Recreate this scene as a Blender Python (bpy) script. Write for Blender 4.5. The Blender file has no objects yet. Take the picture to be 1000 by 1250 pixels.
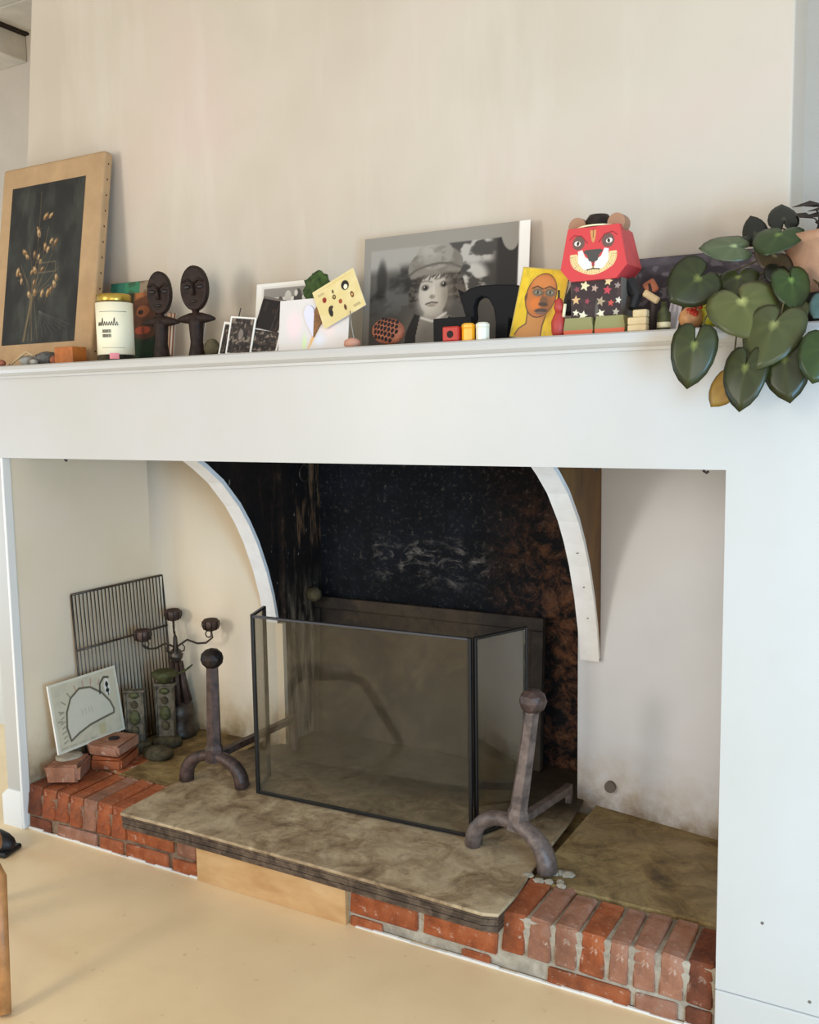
import bpy, bmesh, math, random
import numpy as np
from mathutils import Vector, Matrix, Euler
random.seed(7)
scene = bpy.context.scene
C = scene.collection

# ------------------------------------------------------------------ camera
def cam_axes(yaw, pitch, roll):
    f = Vector((-math.sin(yaw)*math.cos(pitch), math.cos(yaw)*math.cos(pitch), -math.sin(pitch)))
    r = Vector((math.cos(yaw), math.sin(yaw), 0)); u = r.cross(f)
    return (math.cos(roll)*r+math.sin(roll)*u, -math.sin(roll)*r+math.cos(roll)*u, f)
cd = bpy.data.cameras.new('camera'); cam = bpy.data.objects.new('camera', cd); C.objects.link(cam)
_r, _u, _f = cam_axes(0.51397, 0.10688, -0.01524)
cam.matrix_world = Matrix(((_r.x,_u.x,-_f.x,0.4050),(_r.y,_u.y,-_f.y,-2.1117),(_r.z,_u.z,-_f.z,1.45),(0,0,0,1)))
cd.sensor_fit = 'HORIZONTAL'; cd.sensor_width = 36; cd.lens = 36*1152.86/1000
cd.clip_start = 0.05
scene.camera = cam

# ------------------------------------------------------------------ world, lights, exposure
w = bpy.data.worlds.new('world'); scene.world = w; w.use_nodes = True
w.node_tree.nodes['Background'].inputs[0].default_value = (0.97, 0.98, 1.0, 1)
w.node_tree.nodes['Background'].inputs[1].default_value = 0.82
def area(name, loc, target, sx, sy, power, col):
    l = bpy.data.lights.new(name, 'AREA'); l.shape = 'RECTANGLE'; l.size = sx; l.size_y = sy
    l.energy = power; l.color = col
    o = bpy.data.objects.new(name, l); C.objects.link(o); o.location = loc
    o.rotation_euler = (Vector(target)-Vector(loc)).to_track_quat('-Z', 'Y').to_euler()
    return o
area('window_light_left', (-2.6, -3.3, 1.75), (-1.0, 0.2, 1.3), 0.7, 1.0, 44, (1.0, 0.94, 0.84))
area('window_light_right', (2.0, -2.0, 0.95), (-0.5, 0.3, 0.6), 0.9, 1.3, 84, (0.32, 0.65, 1.0))
area('fill_light_behind', (0.9, -4.3, 1.15), (-1.3, 0.5, 0.5), 1.1, 1.5, 42, (1.0, 0.96, 0.90))  # added fill lamp behind the camera, brightens the niche and front
area('passage_light', (-3.9, -0.5, 0.8), (-3.0, 0.72, 0.6), 0.6, 0.8, 22, (0.45, 0.72, 1.0))
vs = scene.view_settings
vs.view_transform = 'Standard'; vs.look = 'None'; vs.exposure = 0.0; vs.gamma = 1.0
vs.use_curve_mapping = False

# ------------------------------------------------------------------ helpers
def lin(h):
    if isinstance(h, str):
        h = h.lstrip('#'); h = [int(h[i:i+2], 16)/255 for i in (0, 2, 4)]
    return tuple((c/12.92 if c <= .04045 else ((c+.055)/1.055)**2.4) for c in h)
def lin4(h): return (*lin(h), 1.0)

class MB:
    """collects geometry for one mesh"""
    def __init__(s): s.v = []; s.f = []; s.sm = []
    def add(s, vs_, fs_, smooth=False, M=None):
        o = len(s.v)
        for p in vs_:
            p = Vector(p); s.v.append(tuple(M @ p) if M is not None else tuple(p))
        for f in fs_: s.f.append(tuple(i+o for i in f)); s.sm.append(smooth)
        return s
    def bm(s, b, smooth=False, M=None):
        b.verts.ensure_lookup_table(); b.verts.index_update()
        s.add([v.co.copy() for v in b.verts], [[v.index for v in f.verts] for f in b.faces], smooth, M); b.free(); return s
    def box(s, x0, x1, y0, y1, z0, z1, bev=0, seg=1, M=None, smooth=False):
        b = bmesh.new(); bmesh.ops.create_cube(b, size=1)
        for v in b.verts: v.co = Vector(((x0+x1)/2+v.co.x*(x1-x0), (y0+y1)/2+v.co.y*(y1-y0), (z0+z1)/2+v.co.z*(z1-z0)))
        if bev: bmesh.ops.bevel(b, geom=b.edges[:], offset=bev, segments=seg, profile=.5, affect='EDGES')
        return s.bm(b, smooth, M)
    def prism(s, pts, d0, d1, axis='y', smooth=False, M=None):
        """pts 2D outline; axis y -> (x,z), x -> (y,z), z -> (x,y)"""
        n = len(pts)
        def P(a, b_, d): return {'y': (a, d, b_), 'x': (d, a, b_), 'z': (a, b_, d)}[axis]
        vs_ = [P(a, b_, d0) for a, b_ in pts]+[P(a, b_, d1) for a, b_ in pts]
        fs_ = [tuple(range(n)), tuple(range(2*n-1, n-1, -1))]+[(i, (i+1) % n+0, (i+1) % n+n, i+n) for i in range(n)]
        b = bmesh.new(); bv = [b.verts.new(p) for p in vs_]
        for f in fs_:
            try: b.faces.new([bv[i] for i in f])
            except ValueError: pass
        bmesh.ops.recalc_face_normals(b, faces=b.faces[:])
        return s.bm(b, smooth, M)
    def tube(s, path, rad, n=8, cap=True, smooth=True, M=None, flat=None):
        path = [Vector(p) for p in path]; m = len(path)
        if not hasattr(rad, '__len__'): rad = [rad]*m
        vs_ = []; fs_ = []; up = None
        for i, p in enumerate(path):
            t = (path[min(i+1, m-1)]-path[max(i-1, 0)]).normalized()
            if up is None: up = Vector((0, 0, 1)) if abs(t.z) < .9 else Vector((1, 0, 0))
            a = t.cross(up)
            if a.length < 1e-6: a = t.orthogonal()
            a.normalize(); b = a.cross(t).normalized(); up = b
            for k in range(n):
                q = 2*math.pi*(k+.5)/n
                vs_.append(p+a*math.cos(q)*rad[i]+b*math.sin(q)*rad[i]*(flat or 1))
        for i in range(m-1):
            for k in range(n):
                fs_.append((i*n+k, i*n+(k+1) % n, (i+1)*n+(k+1) % n, (i+1)*n+k))
        if cap: fs_.append(tuple(range(n-1, -1, -1))); fs_.append(tuple(range((m-1)*n, m*n)))
        return s.add(vs_, fs_, smooth, M)
    def lathe(s, prof, n=20, smooth=True, M=None, cx=0, cy=0, sx=1, sy=1):
        vs_ = []; fs_ = []; m = len(prof)
        for r, z in prof:
            for k in range(n):
                q = 2*math.pi*k/n; vs_.append((cx+r*math.cos(q)*sx, cy+r*math.sin(q)*sy, z))
        for i in range(m-1):
            for k in range(n): fs_.append((i*n+k, i*n+(k+1) % n, (i+1)*n+(k+1) % n, (i+1)*n+k))
        fs_.append(tuple(range(n-1, -1, -1))); fs_.append(tuple(range((m-1)*n, m*n)))
        return s.add(vs_, fs_, smooth, M)
    def ball(s, c, rx, ry, rz, sub=2, smooth=True, jit=0, M=None):
        b = bmesh.new(); bmesh.ops.create_icosphere(b, subdivisions=sub, radius=1)
        for v in b.verts:
            k = 1+(random.uniform(-jit, jit) if jit else 0)
            v.co = Vector((c[0]+v.co.x*rx*k, c[1]+v.co.y*ry*k, c[2]+v.co.z*rz*k))
        return s.bm(b, smooth, M)
    def mesh(s, name):
        me = bpy.data.meshes.new(name); me.from_pydata(s.v, [], s.f)
        me.polygons.foreach_set('use_smooth', s.sm); me.update(); return me
    def build(s, name, mat, parent=None, **tg):
        o = bpy.data.objects.new(name, s.mesh(name)); C.objects.link(o)
        if mat: o.data.materials.append(M_[mat] if isinstance(mat, str) else mat)
        if parent: o.parent = parent
        if tg: tag(o, **tg)
        return o

def tag(o, label=None, cat=None, group=None, kind=None):
    if label: o['label'] = label
    if cat: o['category'] = cat
    if group: o['group'] = group
    if kind: o['kind'] = kind
    return o
def empty(name, loc, label, cat, rot=(0, 0, 0), group=None):
    o = bpy.data.objects.new(name, None); C.objects.link(o); o.location = loc; o.rotation_euler = rot
    o.empty_display_size = .05
    return tag(o, label, cat, group)
def bevel_mod(o, w_=.003, seg=2):
    m = o.modifiers.new('bevel', 'BEVEL'); m.width = w_; m.segments = seg; m.limit_method = 'ANGLE'; return o

# ------------------------------------------------------------------ materials
M_ = {}
class N:
    def __init__(s, name):
        s.m = bpy.data.materials.new(name); s.m.use_nodes = True; s.t = s.m.node_tree
        s.b = s.t.nodes['Principled BSDF']; s.out = s.t.nodes['Material Output']; M_[name] = s.m
    def n(s, typ, **kw):
        nd = s.t.nodes.new(typ)
        for k, v in kw.items(): setattr(nd, k, v)
        return nd
    def l(s, a, b): s.t.links.new(a, b)
    def coord(s, kind='Object'):
        return s.n('ShaderNodeTexCoord').outputs[kind]
    def pos(s):
        return s.n('ShaderNodeNewGeometry').outputs['Position']
    def noise(s, scale, detail=4, rough=.55, vec=None, dist=0, stretch=None):
        nd = s.n('ShaderNodeTexNoise'); nd.inputs['Scale'].default_value = scale; nd.inputs['Detail'].default_value = detail
        nd.inputs['Roughness'].default_value = rough; nd.inputs['Distortion'].default_value = dist
        v = vec if vec is not None else s.pos()
        if stretch:
            mp = s.n('ShaderNodeMapping'); mp.inputs['Scale'].default_value = stretch; s.l(v, mp.inputs['Vector']); v = mp.outputs[0]
        s.l(v, nd.inputs['Vector']); return nd.outputs['Fac']
    def ramp(s, fac, stops):
        nd = s.n('ShaderNodeValToRGB'); e = nd.color_ramp.elements
        while len(e) < len(stops): e.new(.5)
        for i, (p, c) in enumerate(stops): e[i].position = p; e[i].color = lin4(c) if isinstance(c, str) else (c, c, c, 1)
        s.l(fac, nd.inputs[0]); return nd.outputs[0]
    def mix(s, fac, a, b, mode='MIX'):
        nd = s.n('ShaderNodeMix', data_type='RGBA', blend_type=mode)
        for inp, v in ((nd.inputs['Factor'], fac), (nd.inputs['A'], a), (nd.inputs['B'], b)):
            if isinstance(v, str): inp.default_value = lin4(v)
            elif isinstance(v, (int, float)): inp.default_value = v
            else: s.l(v, inp)
        return nd.outputs['Result']
    def math(s, op, a, b=0.5):
        nd = s.n('ShaderNodeMath', operation=op)
        for i, v in enumerate((a, b)):
            if isinstance(v, (int, float)): nd.inputs[i].default_value = v
            else: s.l(v, nd.inputs[i])
        return nd.outputs[0]
    def sep(s, axis, vec=None):
        nd = s.n('ShaderNodeSeparateXYZ'); s.l(vec if vec is not None else s.pos(), nd.inputs[0]); return nd.outputs[axis]
    def rng(s, v, a, b, c=0., d=1.):
        nd = s.n('ShaderNodeMapRange'); s.l(v, nd.inputs[0])
        for i, x in enumerate((a, b, c, d)): nd.inputs[i+1].default_value = x
        return nd.outputs[0]
    def color(s, c):
        if isinstance(c, str): s.b.inputs['Base Color'].default_value = lin4(c)
        else: s.l(c, s.b.inputs['Base Color'])
        return s
    def rough(s, r, spec=.5, metal=0):
        if isinstance(r, (int, float)): s.b.inputs['Roughness'].default_value = r
        else: s.l(r, s.b.inputs['Roughness'])
        s.b.inputs['Specular IOR Level'].default_value = spec; s.b.inputs['Metallic'].default_value = metal; return s
    def bump(s, h, strength=.3, dist=.01):
        nd = s.n('ShaderNodeBump'); nd.inputs['Strength'].default_value = strength; nd.inputs['Distance'].default_value = dist
        s.l(h, nd.inputs['Height']); s.l(nd.outputs[0], s.b.inputs['Normal']); return s
def plain(name, c, r=.5, spec=.5, metal=0, var=0, scale=30, bump=0):
    m = N(name)
    if var:
        c2 = '%02x%02x%02x' % tuple(max(0, min(255, int(int(c.lstrip('#')[i:i+2], 16)*(1-var)))) for i in (0, 2, 4))
        nz = m.noise(scale, 5, .6, m.coord()); m.color(m.mix(m.rng(nz, .35, .65), c, c2))
        if bump: m.bump(nz, bump, .004)
    else: m.color(c)
    m.rough(r, spec, metal); return m

# plaster of the chimney breast
m = N('plaster'); a = m.noise(1.6, 3); b = m.noise(5, 5, .6); st = m.noise(3, 4, .6, stretch=(3, 3, .5))
c = m.ramp(a, [(.3, 'c3b6a3'), (.52, 'cabeac'), (.75, 'cfbaac')]); c = m.mix(m.rng(b, .55, .75, 0, .35), c, 'c2b7a3'); c = m.mix(m.rng(st, .5, .7, 0, .3), c, 'd8cfc0')
m.color(c).rough(.62, .3).bump(m.noise(12, 6, .6), .12, .01)
# gloss white joinery paint
m = N('white_paint'); a = m.noise(2.2, 4); b = m.noise(14, 5, .6)
c = m.ramp(a, [(.3, 'bebbb3'), (.6, 'c2bfba'), (.8, 'bfbbb0')]); c = m.mix(m.rng(b, .62, .74, 0, .25), c, 'b9b6ac')
m.color(c).rough(.38, .45).bump(m.noise(25, 4), .04, .004)
plain('white_trim', 'e9e7e0', .35, .5)
plain('grey_trim', 'b9b4aa', .5)
plain('corbel_white', 'f6f5f3', .5, var=.03, scale=25)
# niche paint with soot-yellow staining near the hearth
def niche(name, c_a, c_b, c_c):
    m = N(name); p = m.pos(); z = m.sep('Z', p); a = m.noise(2.5, 4); b = m.noise(7, 6, .65)
    c = m.ramp(a, [(.3, c_a), (.55, c_b), (.8, c_c)])
    g = m.rng(z, .17, .40, 1, 0); g = m.math('MULTIPLY', g, m.rng(b, .35, .62, .15, 1.0)); c = m.mix(m.math('MULTIPLY', g, .8), c, 'a98b58')
    g2 = m.rng(z, .165, .24, 1, 0); g2 = m.math('MULTIPLY', g2, m.rng(b, .4, .6, .3, 1)); c = m.mix(m.math('MULTIPLY', g2, .7), c, '5c4528')
    m.color(c).rough(.36, .4).bump(m.noise(9, 5, .6), .06, .01)
niche('niche_paint', 'e4d3b6', 'eadac0', 'ecdcc8')
niche('niche_paint_right', 'd9dadc', 'dfe0e2', 'e1dee0')
# soot
def soot(name, rust, pale, px):
    m = N(name); p = m.pos(); x = m.sep('X', p); z = m.sep('Z', p)
    a = m.noise(4, 7, .7); b = m.noise(16, 8, .75, dist=.6); d = m.noise(60, 6, .7); e = m.noise(9, 7, .7, dist=1.2, stretch=(1, 1, 2.2))
    c = m.ramp(a, [(.3, '050506'), (.5, '0d0f14'), (.62, '14171f'), (.8, '0a0908')])
    rr = m.math('MULTIPLY', m.rng(x, px[0], px[1], 0, 1), m.rng(b, .45, .62, 0, 1))
    rr = m.math('MULTIPLY', rr, m.rng(z, 1.25, .95, 0, 1))
    c = m.mix(m.math('MULTIPLY', rr, rust), c, '7d5236')
    band = m.math('MULTIPLY', m.rng(z, .76, .86, 0, 1), m.rng(z, .99, .90, 0, 1))
    band = m.math('MULTIPLY', band, m.math('MULTIPLY', m.rng(x, -1.62, -1.45, 0, 1), m.rng(x, -.98, -1.12, 0, 1)))
    w_ = m.math('MULTIPLY', band, m.rng(e, .50, .66, 0, 1)); w_ = m.math('MULTIPLY', w_, m.rng(b, .40, .62, 0, 1))
    c = m.mix(m.math('MULTIPLY', w_, pale), c, 'a79c92')
    c = m.mix(m.math('MULTIPLY', m.math('MULTIPLY', m.rng(d, .54, .68, 0, 1), m.rng(b, .4, .6, .1, 1)), .38), c, '8d7f72')
    m.color(c).rough(.75, .25).bump(b, .8, .02)
soot('soot_back', .95, .8, (-1.05, -.62))
m = N('soot_side'); p = m.pos(); y = m.sep('Y', p); z = m.sep('Z', p)
b = m.noise(12, 8, .75, dist=.5); s_ = m.noise(14, 6, .7, stretch=(1, 1.6, .25)); d = m.noise(45, 5, .7, stretch=(1, 1, .45))
c = m.ramp(b, [(.35, '0b0706'), (.6, '1d120c'), (.8, '332015')])
c = m.mix(m.math('MULTIPLY', m.rng(s_, .55, .68, 0, 1), m.rng(y, .70, .86, .15, .9)), c, '8a6546')
c = m.mix(m.math('MULTIPLY', m.rng(d, .66, .72, 0, 1), .8), c, 'b9ac9d')
lo = m.math('MULTIPLY', m.rng(z, .85, .62, 0, 1), m.rng(s_, .42, .58, 0, 1)); c = m.mix(m.math('MULTIPLY', lo, .7), c, 'a08d78')
m.color(c).rough(.7, .3).bump(b, .7, .015)
m = N('corbel_brown'); a = m.noise(9, 6, .65, stretch=(1, 1, .4)); m.color(m.ramp(a, [(.3, '4a2f14'), (.55, '74501f'), (.8, '8f6a36')])).rough(.55)
# stone
def stone(name, cols, scale, r=.6, soot_y=None, bp_=.35):
    m = N(name); a = m.noise(scale, 7, .68, dist=.7); b = m.noise(scale*4, 6, .7); v = m.noise(scale*.5, 3)
    c = m.ramp(a, [(.28, cols[0]), (.45, cols[1]), (.6, cols[2]), (.78, cols[3])])
    c = m.mix(m.rng(b, .5, .72, 0, .55), c, cols[0]); c = m.mix(m.rng(v, .5, .7, 0, .5), c, cols[3])
    if soot_y:   # ash and soot lie over the stone inside the firebox
        yy = m.math('ADD', m.sep('Y'), m.math('MULTIPLY', m.math('SUBTRACT', m.noise(5, 4), .5), .25)); c = m.mix(m.rng(yy, soot_y[0], soot_y[1], 0, .88), c, '1d1610')
        d = m.noise(28, 5, .7); c = m.mix(m.rng(d, .56, .7, 0, .5), c, '4a3a28')
    m.color(c).rough(r, .4).bump(b, bp_, .006)
stone('hearth_slab', ('5b4630', '937a5a', 'b59d7a', 'c2ae8c'), 10, soot_y=(.42, .66))
stone('hearth_concrete', ('4b3a22', '80683f', 'a08859', '9a8868'), 9)
stone('slab_edge', ('2b2119', '4a3a2d', '6a5846', '3a2e25'), 18)
stone('fireback_iron', ('191310', '2b2219', '453828', '372b1f'), 6, .7, None, .08)
stone('mortar', ('7d7263', '9c907d', 'b2a793', '8c7c66'), 14, .85)
stone('mortar_dark', ('4a382a', '6f5743', '8a735c', '5c4433'), 14, .85)
def brick(name, c0, c1, c2, pale):
    m = N(name); oc = m.coord(); a = m.noise(16, 6, .65, oc); b = m.noise(45, 5, .7, oc); oi = m.n('ShaderNodeObjectInfo').outputs['Random']
    c = m.ramp(a, [(.3, c0), (.5, c1), (.72, c2)]); c = m.mix(m.math('MULTIPLY', oi, .35), c, c0)
    c = m.mix(m.rng(b, .58, .7, 0, pale), c, 'c9b8a4'); e = m.noise(7, 4, .6); c = m.mix(m.rng(e, .52, .68, 0, .5), c, '5a3a26')
    m.color(c).rough(.78, .25).bump(b, .6, .006)
brick('brick_red', '74391f', '9c522c', 'b06a44', .7)
brick('brick_dusty', '7d5440', '9c6a50', 'a58270', .7)
brick('brick_dark', '4a2a1c', '6f3c26', '8a4d30', .3)
m = N('ply_board'); a = m.noise(5, 5, .6, stretch=(1, 1, 3)); m.color(m.ramp(a, [(.3, 'b08452'), (.55, 'c39a68'), (.8, 'd0ab7c')])).rough(.55)
m = N('floor_paint'); a = m.noise(1.3, 4); b = m.noise(6, 5, .6); d = m.noise(30, 3)
c = m.ramp(a, [(.3, 'dcbd90'), (.55, 'e8ca9c'), (.8, 'eacfa5')]); c = m.mix(m.rng(b, .5, .72, 0, .3), c, 'd3b384'); c = m.mix(m.rng(d, .68, .74, 0, .25), c, '8f7450')
m.color(c).rough(.42, .4).bump(b, .05, .004)
plain('ceiling_paint', 'c9c2b4', .7, var=.08, scale=8)
plain('shade_plaster', 'c4bbad', .7, var=.05, scale=4)
plain('passage_white', 'e3e9f0', .6)
plain('iron_dark', '33271f', .55, .4, .3, var=.45, scale=40, bump=.4)
plain('iron_rust', '5d4840', .5, .5, .25, var=.4, scale=35, bump=.5)
plain('iron_grey', '7c6a60', .5, .5, .2, var=.35, scale=30, bump=.5)
plain('iron_wire', '5a5148', .4, .5, .6, var=.3)
plain('black_frame', '0b0b0c', .4, .5)
plain('steel_rail', '55565a', .35, .5, .6)
plain('cast_green', '565734', .6, .3, .1, var=.35, scale=60, bump=.4)
plain('cast_grey', '6b6353', .6, .3, .1, var=.4, scale=50, bump=.4)
plain('stone_lump', '5f563f', .8, .2, 0, var=.4, scale=25, bump=.5)
plain('pebble', '6e6a63', .6, .4, 0, var=.3, scale=60)
plain('pebble_pale', 'a9a499', .6, .4, 0, var=.2, scale=60)
plain('stick', 'b39a72', .7)
plain('wood_ebony', '33231b', .55, .2, 0, var=.35, scale=60, bump=.2)
plain('wood_ebony_line', '1a120f', .5)
plain('wood_orange', 'b5672a', .45, .4, 0, var=.15, scale=30)
plain('wood_pale', 'd8bd8e', .6, .3, 0, var=.08)
plain('wood_leg', 'b8814d', .45, .4, 0, var=.2, scale=20)
plain('beige_board', 'b8976f', .65, .3, 0, var=.08, scale=10)
plain('tack', '4d3320', .4, .5, .5)
plain('paper_white', 'ece8e0', .7)
plain('paper_edge', 'd9d3c6', .7)
plain('black_edge', '1b1918', .6)
plain('black_gloss', '0c0c0e', .6, .2)
plain('shoe_black', '0d0d10', .5)
plain('brass_lid', 'b99a45', .3, .5, .8)
plain('jar_label', 'efe6c6', .6)
plain('jar_text', '6d6c5c', .7)
plain('ink_dark', '2a2622', .7)
plain('lion_red', 'cc4244', .55, var=.06)
plain('lion_grey', '6f6459', .7)
plain('lion_olive', '8f8a58', .7)
plain('lion_orange', 'd0603c', .6)
plain('lion_brown', 'a3795c', .7)
plain('lion_cream', 'e9dcb2', .6)
plain('lego_red', 'b02a1c', .4, .3)
plain('peg_yellow', 'f0a81c', .35)
plain('peg_white', 'dcdcc9', .35)
plain('clay_pink', 'a8664c', .75, .2, 0, var=.2, scale=70, bump=.3)
plain('hole_dark', '241510', .9)
plain('feather_white', 'd6d4e4', .6)
plain('feather_brown', '9a6738', .7, var=.3)
plain('moss', '3f5a1f', .8, var=.45, scale=60, bump=.5)
plain('flesh_pink', 'c48f78', .6)
plain('glass_clear', 'c9c6b4', .1)
plain('sticker_pink', 'e08a90', .6)
plain('pot_tan', 'c09578', .75, .2, 0, var=.12, scale=20)
plain('soil', '20160f', .95)
plain('stem', '5c5230', .6)
plain('dark_twig', '2e221b', .7)
plain('lemon', 'c7c02c', .5, var=.2, scale=40, bump=.3)
plain('red_seed', 'b23018', .5)
plain('pome_skin', 'd79a62', .5, var=.25, scale=30)
plain('brush_red', 'b03a30', .5)
plain('caulk', 'ddd6c9', .8)
plain('speck', '6a6058', .7)
# painted surfaces
def attr_mat(name, r, spec=.4):
    m = N(name); at = m.n('ShaderNodeAttribute', attribute_name='Col'); m.l(at.outputs['Color'], m.b.inputs['Base Color']); m.rough(r, spec); return m
attr_mat('print_matt', .6, .3); attr_mat('print_gloss', .28, .5)
m = attr_mat('leaf', .36, .4)
# smoked glass of the fire screen: tinted clear pane with a film of dust
m = N('smoked_glass'); tr = m.n('ShaderNodeBsdfTransparent'); tr.inputs[0].default_value = (.92, .92, .91, 1)
gl = m.n('ShaderNodeBsdfGlossy'); gl.inputs['Roughness'].default_value = .04; gl.inputs[0].default_value = (.8, .8, .78, 1)
fr = m.n('ShaderNodeFresnel'); fr.inputs[0].default_value = 1.5
df = m.n('ShaderNodeBsdfDiffuse'); df.inputs[0].default_value = lin4('8f8468')
dn = m.noise(6, 6, .65); s1 = m.n('ShaderNodeMixShader'); m.l(m.rng(dn, .35, .7, .025, .075), s1.inputs[0]); m.l(tr.outputs[0], s1.inputs[1]); m.l(df.outputs[0], s1.inputs[2])
s2 = m.n('ShaderNodeMixShader'); m.l(m.math('MULTIPLY', fr.outputs[0], .45), s2.inputs[0]); m.l(s1.outputs[0], s2.inputs[1]); m.l(gl.outputs[0], s2.inputs[2]); m.l(s2.outputs[0], m.out.inputs[0])
m = N('jar_glass'); tr = m.n('ShaderNodeBsdfTransparent'); gl = m.n('ShaderNodeBsdfGlossy'); gl.inputs['Roughness'].default_value = .05
s2 = m.n('ShaderNodeMixShader'); fr = m.n('ShaderNodeFresnel'); m.l(fr.outputs[0], s2.inputs[0]); m.l(tr.outputs[0], s2.inputs[1]); m.l(gl.outputs[0], s2.inputs[2]); m.l(s2.outputs[0], m.out.inputs[0])

# ------------------------------------------------------------------ setting
S = dict(kind='structure')
FZ = .165     # hearth level
mb = MB(); mb.box(-6, 3.5, -4.5, 1.2, -.05, 0); mb.build('floor', 'floor_paint', **S)
# chimney breast: tapers at its left edge
mb = MB(); mb.prism([(-2.59, 1.60), (.079, 1.60), (.079, 3.3), (-2.37, 3.3)], .27, .75); o = mb.build('wall_chimney_breast', 'plaster', **S); bevel_mod(o, .006)
mb = MB(); mb.box(.0, 1.4, .47, .55, 1.0, 3.3); mb.build('wall_right', 'shade_plaster', **S)
mb = MB(); mb.box(-6, -2.40, .72, .80, 0, 3.3); mb.build('wall_left', 'shade_plaster', **S)
ce = MB().box(-6, -1.0, -1.6, .92, 3.075, 3.10).build('ceiling', 'ceiling_paint', **S)
for i in range(12): MB().box(-6, -1.0, -1.6+i*.21, -1.6+i*.21+.206, 3.04, 3.075, bev=.004).build('plank', 'ceiling_paint', ce)
mb = MB(); mb.box(-3.6, -3.00, .45, .72, 2.925, 3.03, bev=.004); mb.build('trim_1', 'ceiling_paint', **S)
mb = MB(); mb.box(-3.07, -2.98, -.2, .72, 3.03, 3.04); mb.build('trim_2', 'iron_dark', **S)

# inglenook: left wall with rounded glossy corner running into the back wall
pts = [(-2.372, .031), (-2.372, .67)]
for i in range(1, 9):
    t = i/9*math.pi/2; pts.append((-2.372+.07*(1-math.cos(t)), .67+.07*math.sin(t)))
pts += [(-2.30, .742), (-1.80, .735), (-1.80, .82), (-2.45, .82), (-2.45, .031)]
mb = MB(); n = len(pts)
for zz in (0, 1.55):
    for a in pts: mb.v.append((a[0], a[1], zz))
for i in range(n):
    j = (i+1) % n; mb.f.append((i, j, j+n, i+n)); mb.sm.append(1 <= i <= 10)
mb.f.append(tuple(range(n, 2*n))); mb.sm.append(False)
mb.build('wall_niche_left', 'niche_paint', **S)
mb = MB(); mb.prism([(-.599, .765), (.16, .62), (.16, .80), (-.599, .85)], 0, 1.55, axis='z'); mb.build('wall_niche_back', 'niche_paint_right', **S)
mb = MB(); mb.box(.16, .22, .05, .80, 0, 1.55); mb.build('wall_niche_right', 'niche_paint', **S)
mb = MB(); mb.box(-2.45, .22, .10, .30, 1.48, 1.56); mb.box(-2.45, .22, .30, 1.1, 1.56, 1.60); mb.build('light_lid_niche', 'soot_side', **S)  # unseen lid added over niche and firebox to shut out light from above
# firebox
mb = MB(); mb.box(-1.9, -.5, 1.0, 1.08, 0, 1.6); mb.build('wall_firebox_back', 'soot_back', **S)
mb = MB(); mb.box(-1.80, -1.765, .755, 1.0, 0, 1.6); mb.build('wall_firebox_left', 'soot_side', **S)
mb = MB(); mb.box(-.598, -.5, .77, 1.0, 0, 1.6); mb.build('wall_firebox_right', 'soot_side', **S)

mb = MB(); mb.box(-1.801, -1.768, .735, .80, 0, .647); mb.build('trim_3', 'niche_paint', **S)
# curved corbels carrying the hood
def corbel(x0, x1, lab, group='curved corbels of the hood'):
    prof = [(.235, 1.33), (.30, 1.302), (.36, 1.265), (.44, 1.207), (.528, 1.117), (.58, 1.045), (.625, .968), (.675, .855), (.708, .752), (.731, .648)]
    t = empty('corbel', ((x0+x1)/2, .73, .648), lab, 'corbel', group=group)
    def L(p): return [(a-.73, b-.648) for a, b in p]
    body = MB(); body.prism(L([(a+.004, b) for a, b in prof]+[(.77, .648), (.77, 1.50), (.239, 1.50)]), x0-(x0+x1)/2+.002, x1-(x0+x1)/2-.002, axis='x')
    body.build('corbel_body', 'soot_side' if x0 < -1 else 'corbel_brown', t)
    face = MB(); p = L(prof); q = L([(a+.012, b+.012) for a, b in prof]); h = (x1-x0)/2; m_ = len(p)
    vs_ = [(s*h, a, b) for s in (-1, 1) for a, b in p]+[(s*h, a, b) for s in (-1, 1) for a, b in q]
    fs_ = []
    for i in range(m_-1):
        fs_ += [(i, i+1, m_+i+1, m_+i), (2*m_+i, 3*m_+i, 3*m_+i+1, 2*m_+i+1), (i, 2*m_+i, 2*m_+i+1, i+1), (m_+i, m_+i+1, 3*m_+i+1, 3*m_+i)]
    fs_ += [(m_-1, 3*m_-1, 4*m_-1, 2*m_-1), (0, m_, 3*m_, 2*m_)]
    face.add(vs_, fs_); face.build('painted_edge', 'corbel_white', t)
    if x0 < -1:   # outer side is painted like the niche
        sd = MB(); sd.prism(L([(a+.004, b) for a, b in prof]+[(.77, .648), (.77, 1.50), (.239, 1.50)]), -h-.001, -h+.003, axis='x'); sd.build('painted_side', 'niche_paint', t)
    else:
        for yy, zz in ((.595, 1.02), (.655, .905), (.695, .80)):
            k = MB(); k.ball((.006, yy-.73-.001, zz-.648-.006), .004, .003, .002, 1); k.build('nail_hole', 'speck', t)
corbel(-1.853, -1.79, 'white-edged curved corbel on the left of the sooty fire opening')
corbel(-.580, -.517, 'white-edged curved corbel on the right with brown side')

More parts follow.
